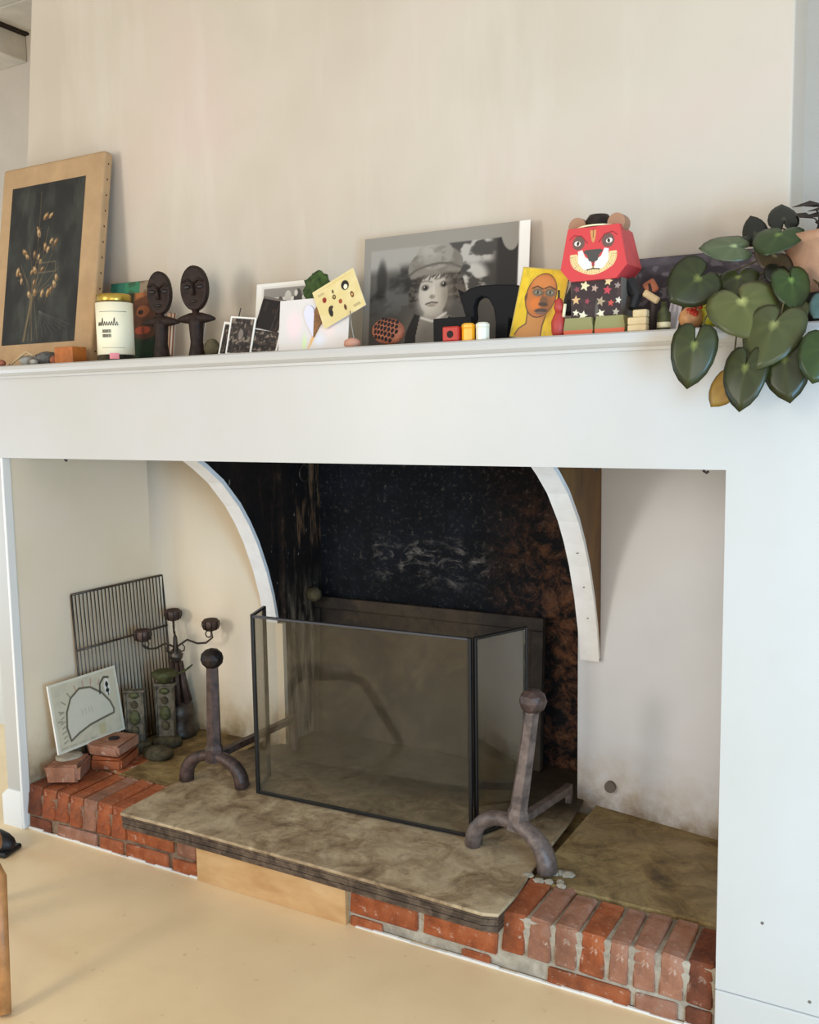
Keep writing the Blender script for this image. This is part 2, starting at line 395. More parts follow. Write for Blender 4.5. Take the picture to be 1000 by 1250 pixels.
# surround: lintel, pillars, shelf
t = empty('lintel', (-1.4, 0, 1.312), 'broad white painted lintel board above the fireplace opening', 'lintel')
def rel(t, mb_):
    lx, ly, lz = t.location; mb_.v = [(a-lx, b-ly, c_-lz) for a, b, c_ in mb_.v]; return mb_
o = rel(t, MB().box(-2.95, 0, 0, .10, 1.312, 1.576)).build('board', 'white_paint', t)
for hx in (-2.08, -.05, -.30): rel(t, MB().tube([(hx, .015, 1.318), (hx, .015, 1.308), (hx+.006, .015, 1.304), (hx+.01, .015, 1.308)], .003, 6)).build('hook', 'iron_dark', t)
t = empty('pillar', (.45, 0, 0), 'wide bluish-white painted pillar right of the fireplace', 'pillar')
o = rel(t, MB().box(.0, 1.2, 0, .05, .121, 1.576)).build('panel', 'white_paint', t)
o = rel(t, MB().box(.0, 1.2, -.005, .05, 0, .120)).build('baseboard', 'white_paint', t); bevel_mod(o, .003)
o = rel(t, MB().box(-.010, .02, .05, .075, .10, 1.31)).build('batten', 'grey_trim', t)
for px_, pz_ in ((.098, .305), (.225, .265), (.20, .15)): rel(t, MB().ball((px_, -.0005, pz_), .004, .0015, .004, 1)).build('nail', 'speck', t)
t = empty('pillar', (-2.395, 0, 0), 'narrow white post at the left end of the fireplace', 'pillar')
o = rel(t, MB().box(-2.445, -2.376, 0, .03, .115, 1.312)).build('panel', 'grey_trim', t)
o = rel(t, MB().box(-2.376, -2.366, -.004, .03, .0, 1.312)).build('bead', 'white_trim', t); bevel_mod(o, .003)
o = rel(t, MB().prism([(-2.475, 0), (-2.376, 0), (-2.376, .135), (-2.445, .135), (-2.475, .11)], -.004, .03)).build('plinth_block', 'white_trim', t)
t = empty('mantel_shelf', (-1.0, 0, 1.576), 'long white mantel shelf with rounded nosing crowded with keepsakes', 'shelf')
prof = [(-.012, 1.576), (-.012, 1.583), (-.022, 1.586), (-.034, 1.592), (-.038, 1.602), (-.034, 1.613), (-.026, 1.617), (.30, 1.617), (.30, 1.576)]
rel(t, MB().prism(prof, -2.95, 1.2, axis='x')).build('shelf_board', 'white_paint', t)
SZ = 1.617

# ------------------------------------------------------------------ hearth
h = MB(); h.box(-2.37, .2, .03, 1.0, 0, .090); h.box(-2.37, -1.885, .235, .75, .09, FZ-.002); h.box(-.53, .16, .20, .75, .09, FZ-.001); h.box(-1.89,-.53,.05,1.0,.09,.124)
hearth = h.build('hearth', 'hearth_concrete'); tag(hearth, kind='structure')
mo = MB(); mo.box(-1.03, .0, .022, .205, 0, .122, bev=.004); mo.box(-.53, .0, .026, .205, .1, .150, bev=.004)
mo.build('mortar_bed', 'mortar', hearth)
MB().box(-2.37, -1.60, .022, .24, 0, .128, bev=.004).build('mortar_bed', 'mortar_dark', hearth)
def brick_mesh(name, sx, sy, sz, rad, jit=.002):
    b = bmesh.new(); bmesh.ops.create_cube(b, size=1)
    for v in b.verts: v.co = Vector((v.co.x*sx, v.co.y*sy, v.co.z*sz))
    ed = [e for e in b.edges]
    bmesh.ops.bevel(b, geom=ed, offset=.005, segments=1, affect='EDGES')
    if rad:
        for v in b.verts:
            if v.co.y < -sy/2+.02 and v.co.z > sz/2-.02: v.co.y += rad; v.co.z -= rad*.55
    for v in b.verts: v.co += Vector([random.uniform(-jit, jit) for _ in range(3)])
    for f in b.faces: f.smooth = False
    me = bpy.data.meshes.new(name); b.to_mesh(me); b.free(); return me
def put_brick(me, mat, x, y, z, rz=0, ry=0, parent=hearth):
    o = bpy.data.objects.new('brick', me); C.objects.link(o); o.location = (x, y, z); o.rotation_euler = (random.uniform(-.01, .01), ry+random.uniform(-.015, .015), rz+random.uniform(-.015, .015)); o.parent = parent
    o.material_slots and None
    if not me.materials: me.materials.append(None)
    o.material_slots[0].link = 'OBJECT'; o.material_slots[0].material = M_[mat]
    return o
def rowlock(x0, x1, yl, mat, ztop=FZ, gap=.010):
    me = brick_mesh('rowlock', x1-x0-gap, yl, .110, .014)
    put_brick(me, mat, (x0+x1)/2, .012+yl/2, ztop-.055)
RX = [-.545, -.473, -.402, -.334, -.262, -.203, -.138, -.072, -.004]
for i in range(8):
    rowlock(RX[i], RX[i+1], (.20, .20, .17, .175, .172, .175, .175, .17)[i], ('brick_red', 'brick_dusty', 'brick_dusty', 'brick_red', 'brick_dusty', 'brick_dusty', 'brick_dusty', 'brick_dark')[i], FZ-random.uniform(0, .003))
LX = [-2.366, -2.296, -2.225, -2.160, -2.094, -2.026, -1.958, -1.885]
for i in range(7):
    rowlock(LX[i], LX[i+1], .215, ('brick_dark', 'brick_red', 'brick_red', 'brick_red', 'brick_dusty', 'brick_red', 'brick_red')[i], FZ-random.uniform(0, .003), .004)
def stretcher(x0, x1, z0, z1, mat, yf=.012):
    me = brick_mesh('stretcher', x1-x0-.008, .10, z1-z0, 0); put_brick(me, mat, (x0+x1)/2, yf+.05, (z0+z1)/2)
for x0, x1, mt in ((-2.36, -2.25, 'brick_dark'), (-2.22, -2.02, 'brick_dusty'), (-2.015, -1.90, 'brick_red'), (-1.895, -1.70, 'brick_red'), (-1.69, -1.575, 'brick_red')): stretcher(x0, x1, -.012, .045, mt)
for x0, x1, mt in ((-1.885, -1.675, 'brick_red'), (-1.665, -1.575, 'brick_dusty')): stretcher(x0, x1, .057, .115, mt)
for x0, x1, mt in ((-1.012, -.785, 'brick_red'), (-.775, -.55, 'brick_red')): stretcher(x0, x1, .034, .098, mt)
for x0, x1, mt in ((-1.012, -.90, 'brick_red'), (-.66, -.57, 'brick_red'), (-.42, -.20, 'brick_red'), (-.195, -.085, 'brick_dusty'), (-.075, -.005, 'brick_dark')): stretcher(x0, x1, -.02, .044 if x0 > -.5 else .026, mt)
# bricks in the left hearth surface behind the front row
for i, xx in enumerate((-2.33, -2.25, -2.17)):
    me = brick_mesh('paver', .07, .16, .02, 0); put_brick(me, 'brick_red' if i != 1 else 'brick_dusty', xx, .315, FZ-.009)
# slab
bm_ = bmesh.new(); bmesh.ops.create_grid(bm_, x_segments=40, y_segments=20, size=.5)
outline = [(-1.868, -.022), (-1.6, -.018), (-1.14, -.020), (-.75, -.026), (-.575, -.032), (-.535, -.018), (-.532, .10), (-.548, .26), (-.56, .60), (-.60, .99), (-1.76, .99), (-1.80, .72), (-1.89, .60), (-1.885, .2), (-1.878, .0)]
bm_.free()
sl = MB(); sl.prism(outline, .160, .170, axis='z'); o = sl.build('slab', 'hearth_slab', hearth); bevel_mod(o, .003)
for i in range(5):
    ed = MB(); off = (.003, .0, .002, .0005, .001)[i]
    pts2 = [(a+(.003 if a < -1.2 else -.003)+random.uniform(-.001, .001), b+off+.003) for a, b in outline[:8]]+[(-.60, .3), (-1.8, .3)]
    ed.prism(pts2, .116+i*.009, .116+i*.009+.0078, axis='z'); ed.build('slab_layer', 'slab_edge', hearth)
b_ = MB().box(-1.572, -1.018, .004, .022, 0, .108, bev=.001).build('facing_board', 'ply_board', hearth)
# paint splash along the brick foot
cm = MB(); x = -2.36
while x < -.02:
    dx = random.uniform(.03, .09); hgt = random.uniform(.003, .009)
    if not -1.575 < x < -1.02: cm.box(x, min(x+dx, -.01), .006, .016, 0, hgt, bev=.0015)
    x += dx*.96
cm.build('paint_line', 'caulk', hearth)
# rubble mortar by the andiron foot
for i in range(10):
    k = MB().ball((-.50+random.uniform(-.05, .06), .225+random.uniform(-.03, .05), FZ+.003), random.uniform(.012, .025), random.uniform(.01, .02), random.uniform(.005, .010), 1, False, .15)
    k.build('mortar_lump', 'mortar', hearth)

# fireback
t = empty('fireback', (-1.29, .93, .170), 'weathered iron fireback plate with raised border behind the screen', 'fireback', rot=(-.06, 0, 0))
o = MB().box(-.50, .50, .0, .018, 0, .545, bev=.003).build('plate', 'fireback_iron', t)
for nm, a in (('border', (-.50, .50, -.014, 0, .50, .548)), ('border', (.452, .50, -.014, 0, 0, .50)), ('border', (-.50, -.452, -.014, 0, 0, .50))):
    MB().box(*a, bev=.005, seg=2).build(nm, 'fireback_iron', t)
MB().ball((-1.735, .90, .735), .035, .03, .03, 2, False, .06).build('pale_stone', 'stone_lump', None, label='rounded pale stone lodged above the fireback at the sooty wall', cat='stone')
# iron ring hanging on the sooty side wall
t = empty('iron_ring', (-1.762, .89, 1.215), 'thin iron ring hanging in the sooty upper corner', 'ring')
MB().tube([(.004, .032*math.cos(a*.2618), .032*math.sin(a*.2618)) for a in range(25)], .0035, 6, cap=False).build('hoop', 'iron_wire', t)
MB().tube([(-.003, 0, .036), (.006, 0, .036), (.006, 0, .028)], .003, 6).build('staple', 'iron_wire', t)

# ------------------------------------------------------------------ fire screen
t = empty('fire_screen', (-1.17, .315, .172), 'three-panel smoked glass fire screen with thin black frame', 'fire screen')
BL, BR, LB, RB = (-1.568, .305), (-.775, .335), (-1.622, .445), (-.685, .545); Z0, Z1 = .174, .785
def panel(A, B, front):
    A = Vector((*A, 0)); B = Vector((*B, 0)); d = (B-A); L_ = d.length; ang = math.atan2(d.y, d.x)
    M = Matrix.Translation(Vector((A.x, A.y, 0))-Vector(t.location)) @ Matrix.Rotation(ang, 4, 'Z')
    w_ = .011
    def fb(x0, x1, z0, z1, nm='frame_bar', mat='black_frame', y=.006): MB().box(x0, x1, -y, y, z0, z1, bev=.0012, M=M).build(nm, mat, t)
    fb(0, w_, Z0, Z1); fb(L_-w_, L_, Z0, Z1); fb(w_, L_-w_, Z0, Z0+w_*.8)
    fb(w_, L_-w_, Z1-w_*.7, Z1, 'top_rail', 'steel_rail' if front else 'black_frame')
    MB().box(w_, L_-w_, -.0015, .0015, Z0+w_*.8, Z1-w_*.7, M=M).build('glass_pane', 'smoked_glass', t)
panel(BL, BR, True); panel((BR[0]+.004, BR[1]+.008), RB, False); panel(LB, (BL[0]-.004, BL[1]+.008), False)

# ------------------------------------------------------------------ andirons
def andiron(f1, f2, top, ball, rear, m1, m2, lab):
    t = empty('andiron', ((f1[0]+f2[0])/2, (f1[1]+f2[1])/2, FZ+.005), lab, 'andiron', group='pair of iron andirons')
    loc = Vector(t.location); f1 = Vector(f1)-loc; f2 = Vector(f2)-loc; top = Vector(top)-loc; ball = Vector(ball)-loc; rear = Vector(rear)-loc
    path = []; n_ = 14; mid = (f1+f2)/2
    for i in range(n_+1):
        a = math.pi*i/n_; p = mid+(f1-mid)*math.cos(a); p = Vector((p.x, p.y, 0)); p.z = (top.z)*math.sin(a)**.8
        p.y += (top.y-mid.y)*math.sin(a); path.append(p)
    path[0].z = path[-1].z = .004
    MB().tube(path, [.025+.006*abs(math.cos(math.pi*i/n_))**3 for i in range(n_+1)], 8, flat=.8).build('arched_foot', m1, t)
    d = ball-top
    MB().tube([top-d*.06, top+d*.08, top+d*.12, top+d*.5, ball], [.032, .032, .026, .024, .021], 6, smooth=False).build('post', m1, t)
    MB().ball(ball+Vector((0, 0, .012)), .040, .040, .037, 2, False).build('knob', m2, t)
    MB().tube([top+d*.02+Vector((0, .02, -.01)), (top+d*.02).lerp(rear, .9)+Vector((0, 0, -.005)), rear+Vector((0, 0, 0))], [.016, .016, .016], 4, smooth=False).build('log_bar', m1, t)
    MB().tube([rear, Vector((rear.x, rear.y, .002))], .013, 4, smooth=False).build('rear_leg', m1, t)
andiron((-.756, .298, FZ), (-.499, .235, FZ), (-.605, .27, .285), (-.568, .30, .622), (-.61, .715, .225), 'iron_grey', 'iron_rust', 'grey iron andiron with round knob in front of the screen right side')
andiron((-1.866, .287, FZ), (-1.645, .322, FZ), (-1.746, .30, .275), (-1.745, .305, .605), (-1.70, .70, .30), 'iron_rust', 'iron_dark', 'dark rusty iron andiron with round knob left of the screen')

# ------------------------------------------------------------------ left niche: rack, sign, candelabra, posts, bricks
t = empty('wire_rack', (-2.325, .48, FZ), 'steel wire cooling rack leaning on the left niche wall', 'rack', rot=(0, -.055, 0))
H = .632
for nm, pth in (('frame_wire', [(0, -.23, H), (0, .235, H)]), ('frame_wire', [(0, -.23, 0), (0, .235, 0)]), ('frame_wire', [(0, -.23, 0), (0, -.23, H)]), ('frame_wire', [(0, .235, 0), (0, .235, H)]), ('cross_wire', [(.004, -.23, H*.67), (.004, .235, H*.67)])):
    MB().tube(pth, .0042, 6).build(nm, 'iron_wire', t)
bar = MB().tube([(0, 0, 0), (0, 0, H)], .0024, 5).mesh('bar'); bar.materials.append(M_['iron_wire'])
for i in range(25):
    o = bpy.data.objects.new('bar', bar); C.objects.link(o); o.parent = t; o.location = (.0, -.23+.465*(i+1)/26, 0)

# ---- numpy painting helpers (flat print)
def vnoise(U, V, s, seed=0):
    r = np.random.RandomState(seed); g = r.rand(64, 64)
    x = U*s; y = V*s; xi = np.floor(x).astype(int); yi = np.floor(y).astype(int); fx = x-xi; fy = y-yi
    fx = fx*fx*(3-2*fx); fy = fy*fy*(3-2*fy)
    G = lambda a, b: g[a % 64, b % 64]
    return (G(xi, yi)*(1-fx)+G(xi+1, yi)*fx)*(1-fy)+(G(xi, yi+1)*(1-fx)+G(xi+1, yi+1)*fx)*fy
def fbm(U, V, s, seed=0): return sum(vnoise(U, V, s*2**k, seed+k)/2**(k+1) for k in range(4))/.9375
def ss(a, b, x): t_ = np.clip((x-a)/(b-a), 0, 1); return t_*t_*(3-2*t_)
def rgb(h):
    h = h.lstrip('#'); return np.array([int(h[i:i+2], 16)/255 for i in (0, 2, 4)])
class Cv:
    """canvas over grid; u right 0..1, v up 0..1, asp = w/h (distances measured in height units)"""
    def __init__(s, nx, ny, w_, h_, base):
        u = np.linspace(0, 1, nx); v = np.linspace(0, 1, ny); s.U, s.V = np.meshgrid(u, v); s.a = w_/h_; s.nx, s.ny = nx, ny
        s.c = np.tile(rgb(base), (ny, nx, 1)).astype(float); s.px = 1.0/ny
    def put(s, mask, col, op=1.0):
        col = rgb(col) if isinstance(col, str) else col
        m_ = (mask*op)[..., None]; s.c = s.c*(1-m_)+col*m_; return s
    def ell(s, cx, cy, rx, ry, ang=0, soft=.06):
        x = (s.U-cx)*s.a; y = s.V-cy; c_, s_ = math.cos(ang), math.sin(ang); x, y = x*c_+y*s_, -x*s_+y*c_
        d = np.sqrt((x/rx)**2+(y/ry)**2); return 1-ss(1-soft, 1+soft, d)
    def seg(s, x0, y0, x1, y1, w_, soft=None):
        X = s.U*s.a; Y = s.V; x0 *= s.a; x1 *= s.a; dx, dy = x1-x0, y1-y0; L2 = dx*dx+dy*dy+1e-9
        t_ = np.clip(((X-x0)*dx+(Y-y0)*dy)/L2, 0, 1); d = np.hypot(X-x0-t_*dx, Y-y0-t_*dy); sf = soft or s.px*.8
        return 1-ss(w_/2-sf, w_/2+sf, d)
    def line(s, pts, w_, col, op=1.0, soft=None):
        m_ = np.zeros_like(s.U)
        for (a, b), (c_, d) in zip(pts, pts[1:]): m_ = np.maximum(m_, s.seg(a, b, c_, d, w_, soft))
        return s.put(m_, col, op)
    def rect(s, x0, x1, y0, y1, soft=None):
        sf = soft or s.px*.7
        return ss(x0-sf, x0+sf, s.U)*(1-ss(x1-sf, x1+sf, s.U))*ss(y0-sf, y0+sf, s.V)*(1-ss(y1-sf, y1+sf, s.V))
    def poly(s, pts):
        m_ = np.zeros(s.U.shape, bool); n_ = len(pts)
        for i in range(n_):
            x0, y0 = pts[i]; x1, y1 = pts[(i+1) % n_]
            if y0 == y1: continue
            cond = ((y0 > s.V) != (y1 > s.V)) & (s.U < (x1-x0)*(s.V-y0)/(y1-y0)+x0); m_ ^= cond
        return m_.astype(float)
def paint_mesh(name, cv, fnpos, mat, parent, smooth=True):
    """fnpos(U,V)-> XYZ arrays; colour attribute Col"""
    X, Y, Z = fnpos(cv.U, cv.V); nx, ny = cv.nx, cv.ny
    v = np.stack([X, Y, Z], -1).reshape(-1, 3); idx = np.arange(nx*ny).reshape(ny, nx)
    f = np.stack([idx[:-1, :-1], idx[:-1, 1:], idx[1:, 1:], idx[1:, :-1]], -1).reshape(-1, 4)
    me = bpy.data.meshes.new(name); me.from_pydata(v.tolist(), [], f.tolist())
    c = np.clip(cv.c, 0, 1).reshape(-1, 3); c = np.where(c <= .04045, c/12.92, ((c+.055)/1.055)**2.4)
    at = me.color_attributes.new('Col', 'FLOAT_COLOR', 'POINT'); at.data.foreach_set('color', np.concatenate([c, np.ones((len(c), 1))], 1).ravel())
    me.polygons.foreach_set('use_smooth', [smooth]*len(f)); me.materials.append(M_[mat]); me.update()
    o = bpy.data.objects.new(name, me); C.objects.link(o); o.parent = parent; return o
def card(name, label, cat, loc, w_, h_, cv, lean=0, roll=0, yaw=0, th=.003, edge='paper_edge', inset=0, pm='print_matt', front_name='print', group=None):
    """flat thing standing on its bottom edge; local x right, z up, front faces -y. lean tips the top back"""
    t = empty(name, loc, label, cat, group=group)
    R_ = Matrix.Rotation(yaw, 4, 'Z') @ Matrix.Rotation(-lean, 4, 'X') @ Matrix.Rotation(roll, 4, 'Y')
    t.rotation_euler = R_.to_euler()
    MB().box(-w_/2, w_/2, 0, th, 0, h_, bev=min(.001, th*.3)).build('backing', edge, t)
    i = inset
    paint_mesh(front_name, cv, lambda U, V: (-w_/2+i+U*(w_-2*i), np.full_like(U, -.0006), i+V*(h_-2*i)), pm, t)
    return t

# child's drawing on board
cv = Cv(130, 100, .315, .25, 'cdc3a8'); cv.put(ss(.45, .7, fbm(cv.U, cv.V, 9, 3)), 'b9b39c', .5)
cv.put(1-cv.rect(.03, .97, .03, .97), 'dedac8', .8)
arc = [(.20, .13), (.17, .33), (.20, .55), (.28, .73), (.42, .83), (.58, .80), (.74, .66), (.84, .50), (.88, .37), (.87, .31), (.70, .29), (.50, .26), (.33, .20), (.20, .13)]
cv.put(cv.poly(arc), 'd2cdb9', .8); cv.line(arc, .028, '57503f', .95)
for i in range(9):
    a = math.pi*(.98-.09*i); x = .52+.40*math.cos(a); y = .42+.42*math.sin(a)
    cv.line([(x, y), (x+.055*math.cos(a), y+.085*math.sin(a))], .016, '6b6556' if i < 4 else ('b0705f' if i < 8 else '8a6a50'), .75)
for i in range(7): cv.line([(.10+.01*(i % 2), .13+.07*i), (.155, .15+.07*i)], .016, '6f6959', .7)
cv.line([(.71, .66), (.73, .80), (.80, .88), (.87, .86)], .025, '2b2723'); cv.put(cv.ell(.83, .72, .055, .13), 'e4e0d4'); cv.put(cv.ell(.83, .76, .03, .04), '26221f'); cv.put(cv.ell(.83, .67, .035, .03), '26221f'); cv.line([(.83, .80), (.835, .60)], .02, '26221f')
for x in (.42, .47, .52, .56): cv.line([(x, .44), (x-.01, .52)], .009, 'a29c88', .8)
for i in range(24): cv.put(cv.ell(.06+.022*i, .055+.004*(i % 3), .008, .018), '8f8972', .6)
cv.put(cv.rect(.62, .72, .06, .22, .02), 'b7a877', .6)
card('drawn_board', 'white board with a drawn half-round hedgehog shape propped on loose bricks', 'drawing', (-2.275, .242, .2565), .312, .248, cv, lean=.16, yaw=math.pi/2, th=.008, edge='paper_white')
def lump_brick(name, loc, s, mat, lab, rz, holes=False, jit=.006):
    b = bmesh.new(); bmesh.ops.create_cube(b, size=1); 
    for v in b.verts: v.co = Vector((v.co.x*s[0], v.co.y*s[1], v.co.z*s[2]+s[2]/2))
    bmesh.ops.bevel(b, geom=b.edges[:], offset=min(s)*.16, segments=2, affect='EDGES')
    for v in b.verts:
        if v.co.z > .008: v.co += Vector([random.uniform(-jit, jit) for _ in range(3)])
    t = empty(name, loc, lab, 'brick', rot=(0, 0, rz)); MB().bm(b).build('body', mat, t); return t
t = lump_brick('loose_brick', (-2.275, .125, FZ), (.12, .13, .066), 'brick_dusty', 'broken loose brick nearest the left wall under the drawn board', .5)
MB().ball((-.01, .03, .063), .05, .045, .014, 2, False, .1).build('mortar_crust', 'mortar', t)
t = lump_brick('loose_brick', (-2.225, .295, FZ), (.12, .15, .045), 'brick_red', 'loose red brick lying flat under the board corner', .35)
t = lump_brick('loose_brick', (-2.228, .297, FZ+.052), (.125, .145, .041), 'brick_dusty', 'loose pale-crusted brick stacked on top of another brick', .25)
MB().lathe([(.02, .0425), (.02, .0455), (.001, .0455)], 12).build('hole', 'hole_dark', t)

def orn_post(x, y, lab, top, hgt, mat):
    t = empty('ornamental_post', (x, y, FZ), lab, 'ornament', rot=(0, 0, .55))
    MB().lathe([(.05, 0), (.054, .012), (.05, .030), (.035, .040)], 16, sx=1.1, sy=.8).build('base', 'stone_lump', t)
    MB().box(-.036, .036, -.012, .012, .038, hgt, bev=.004).build('panel', mat, t)
    for i, (zc, r1, r2) in enumerate(((.085, .016, .018), (.135, .022, .030), (.185, .014, .016), (.222, .02, .013))):
        if zc < hgt-.01: MB().ball((0, -.014, zc), r1, .009, r2, 2).build('relief', 'cast_green' if i % 2 else 'stone_lump', t)
    for s_ in (-1, 1): MB().tube([(s_*.033, -.013, .045), (s_*.033, -.013, hgt-.004)], .0045, 6).build('edge_bead', 'cast_grey', t)
    MB().box(-.042, .042, -.016, .016, hgt-.004, hgt+.006, bev=.002).build('cap', mat, t)
    if top:
        MB().lathe([(.02, hgt+.006), (.03, hgt+.02), (.045, hgt+.034), (.048, hgt+.05), (.036, hgt+.056), (.012, hgt+.05)], 14).build('green_bowl', 'cast_green', t)
        MB().tube([(.04, 0, hgt+.035), (.075, .03, hgt+.045), (.10, .05, hgt+.062)], [.006, .005, .003], 6).build('spur', 'cast_green', t)
orn_post(-2.25, .43, 'small cast ornamental post beside the drawn board', False, .235, 'cast_grey')
orn_post(-2.185, .525, 'cast ornamental post topped by a green bowl', True, .245, 'cast_grey')
MB().lathe([(.045, 0), (.055, .012), (.05, .03), (.02, .042)], 14, sx=1.2, sy=.9).build('stone_lump', 'stone_lump', None, label='small rounded olive stone in front of the ornamental posts', cat='stone').location = (-2.125, .415, FZ)

t = empty('candelabra', (-2.235, .645, FZ), 'wrought iron candelabra with scrolled arms and three cups', 'candelabra')
MB().lathe([(.072, 0), (.076, .012), (.068, .03), (.058, .05), (.066, .085), (.06, .125), (.045, .14)], 16).build('base', 'iron_wire', t)
for k in range(8):
    a = k*math.pi/4; MB().tube([(.046*math.cos(a), .046*math.sin(a), .135), (.030*math.cos(a), .03*math.sin(a), .22), (.02*math.cos(a), .02*math.sin(a), .30)], [.013, .010, .007], 6).build('fluting', 'iron_rust', t)
MB().lathe([(.03, .13), (.018, .22), (.014, .30), (.026, .315), (.03, .33), (.012, .345), (.008, .40), (.004, .41)], 12).build('column', 'iron_wire', t)
def arm(dx, dy, zc, zr, rl_=1):
    L_ = math.hypot(dx, dy); ux, uy = dx/L_, dy/L_
    P = lambda s_, z_: (ux*s_, uy*s_, z_)
    g = MB(); g.tube([P(0, .33), P(.012, .365), P(.06*L_/.18, zr+.01), P(.11*L_/.18, zr), P(L_*.85, zr+.006), P(L_*1.03, zr+.03), P(L_*1.0, zc-.02)], .0042, 6)
    g.tube([P(L_+.0, zc-.03)]+[P(L_-.014+.014*math.cos(a), zc-.035-.014*math.sin(a)) for a in (0.3, 1.2, 2.2, 3.2, 4.2, 5.0)], .003, 5)
    g.tube([P(.01, .345)]+[P(.03+.016*math.cos(a), .36+.016*math.sin(a)) for a in (3.6, 4.6, 5.6, 6.6, 7.6, 8.4)], .003, 5)
    a_ = g.build('arm', 'iron_wire', t)
    MB().lathe([(.008, -.022), (.024, -.016), (.031, .0), (.032, .018), (.027, .026), (.022, .02)], 14, M=Matrix.Translation(P(L_, zc))).build('cup', 'iron_rust', a_)
    r = MB()
    for k in range(8):
        q = k*math.pi/4; r.tube([(.026*math.cos(q), .026*math.sin(q), -.015), (.034*math.cos(q), .034*math.sin(q), .004), (.032*math.cos(q), .032*math.sin(q), .02)], .0022, 4, M=Matrix.Translation(P(L_, zc)))
    r.build('cup_ribs', 'iron_dark', a_)
arm(.178, .012, .462, .385); arm(-.02, -.155, .435, .375); arm(-.035, .03, .478, .41)

# small dark stain plug on back wall
MB().tube([(-.478, .725, .243), (-.478, .742, .243)], .018, 14, smooth=False).build('wall_plug', 'speck', None, label='small round dark plug low on the right niche wall', cat='plug')

# ------------------------------------------------------------------ foreground left
t = empty('shoe', (-2.33, -.165, 0), 'black rounded shoe toe at the left frame edge on the floor', 'shoe', rot=(0, 0, .25))
MB().box(-.16, .09, -.045, .045, 0, .018, bev=.006).build('sole', 'shoe_black', t)
MB().ball((-.03, 0, .03), .125, .05, .05, 3).build('upper', 'shoe_black', t)
t = empty('stool', (-1.812, -.615, 0), 'low wooden stool of which one splayed orange-brown leg shows at lower left', 'stool')
for p0, p1 in (((.285, -.115), (.165, -.02)), ((-.22, -.16), (-.12, -.05)), ((-.24, .18), (-.14, .07))):
    MB().tube([(*p0, .006), (*p1, .285), (p1[0]*.8, p1[1]*.6, .306), (p1[0]*.45, p1[1]*.4, .308)], [.017, .020, .018, .016], 10).build('leg', 'wood_leg', t)
MB().lathe([(.16, .30), (.165, .304), (.165, .322), (.155, .328), (.0, .328)], 24, sx=.85, sy=.6, M=Matrix.Translation((-.035, 0, .012))).build('seat', 'wood_leg', t)

# ------------------------------------------------------------------ mantel: painting
W_, H_ = .505, .705
t = empty('botanical_painting', (-2.288, .10, SZ+.006), 'large beige board with dark panel of dried seed pods leaning far left', 'painting', rot=(-.155, 0, 0))
o = MB().box(-W_/2, W_/2, 0, .038, 0, H_, bev=.010, seg=3).build('board', 'beige_board', t)
for i in range(13): MB().ball((W_/2, .019, .04+i*.052), .002, .0035, .0035, 1).build('tack', 'tack', t)
cv = Cv(150, 220, .365, .555, '2b2a26'); n1 = fbm(cv.U, cv.V, 5, 11); n2 = fbm(cv.U, cv.V*.5, 9, 5)
cv.put(ss(.5, .75, n1), '3d3f38', .7); cv.put(ss(.55, .75, n2), '4a4a42', .5); cv.put(ss(.6, .2, n1), '1d1d1b', .5)
base = (.36, .02)
for tx, ty in ((.42, .95), (.30, .62), (.20, .50), (.55, .72), (.62, .55), (.72, .46), (.50, .40), (.62, .36), (.45, .60), (.25, .44)):
    b0 = (.38+random.uniform(-.03, .03), .30)
    cv.line([(.15+random.uniform(0, .4), .02), b0, ((b0[0]+tx)/2+.02, (b0[1]+ty)/2), (tx, ty)], .0045, '8a7350', .55)
pods = [(.50, .79), (.57, .79), (.40, .72), (.42, .69), (.52, .60), (.60, .63), (.66, .62), (.56, .58), (.24, .58), (.28, .55), (.38, .56), (.44, .54), (.47, .51), (.16, .46), (.20, .44), (.22, .40), (.36, .45), (.40, .46), (.40, .38), (.34, .31), (.42, .32), (.52, .31), (.64, .33), (.68, .36), (.60, .31), (.70, .40), (.50, .46)]
rp = random.Random(5)
for x, y in pods:
    for q in range(2):
        cv.line([(x, y), (x+rp.uniform(-.06, .06), y+rp.uniform(-.07, .03))], .0035, '7a5f3e', .7)
for i, (x, y) in enumerate(pods):
    a = rp.uniform(-.9, .9); r = rp.uniform(.011, .021)
    cv.put(cv.ell(x, y, r*.75, r*1.35, a, .3), ('946e42', 'a98556', '6e4f30', 'b59468')[i % 4], .9); cv.put(cv.ell(x-.006, y+.006, r*.3, r*.7, a, .5), 'd6bd92', .6); cv.put(cv.ell(x+.008, y-.008, r*.35, r*.6, a, .5), '4a3320', .7)
cv.line([(.45, .44), (.68, .44), (.68, .50), (.45, .50)], .005, '8a7a5c', .7)
for i in range(9): cv.line([(.5, .2), (.45+.06*i, .02+.01*i)], .004, '6d6a60', .4)
paint_mesh('painted_panel', cv, lambda U, V: (-.182+U*.365-.012, np.full_like(U, -.0008), .075+V*.555), 'print_matt', t)

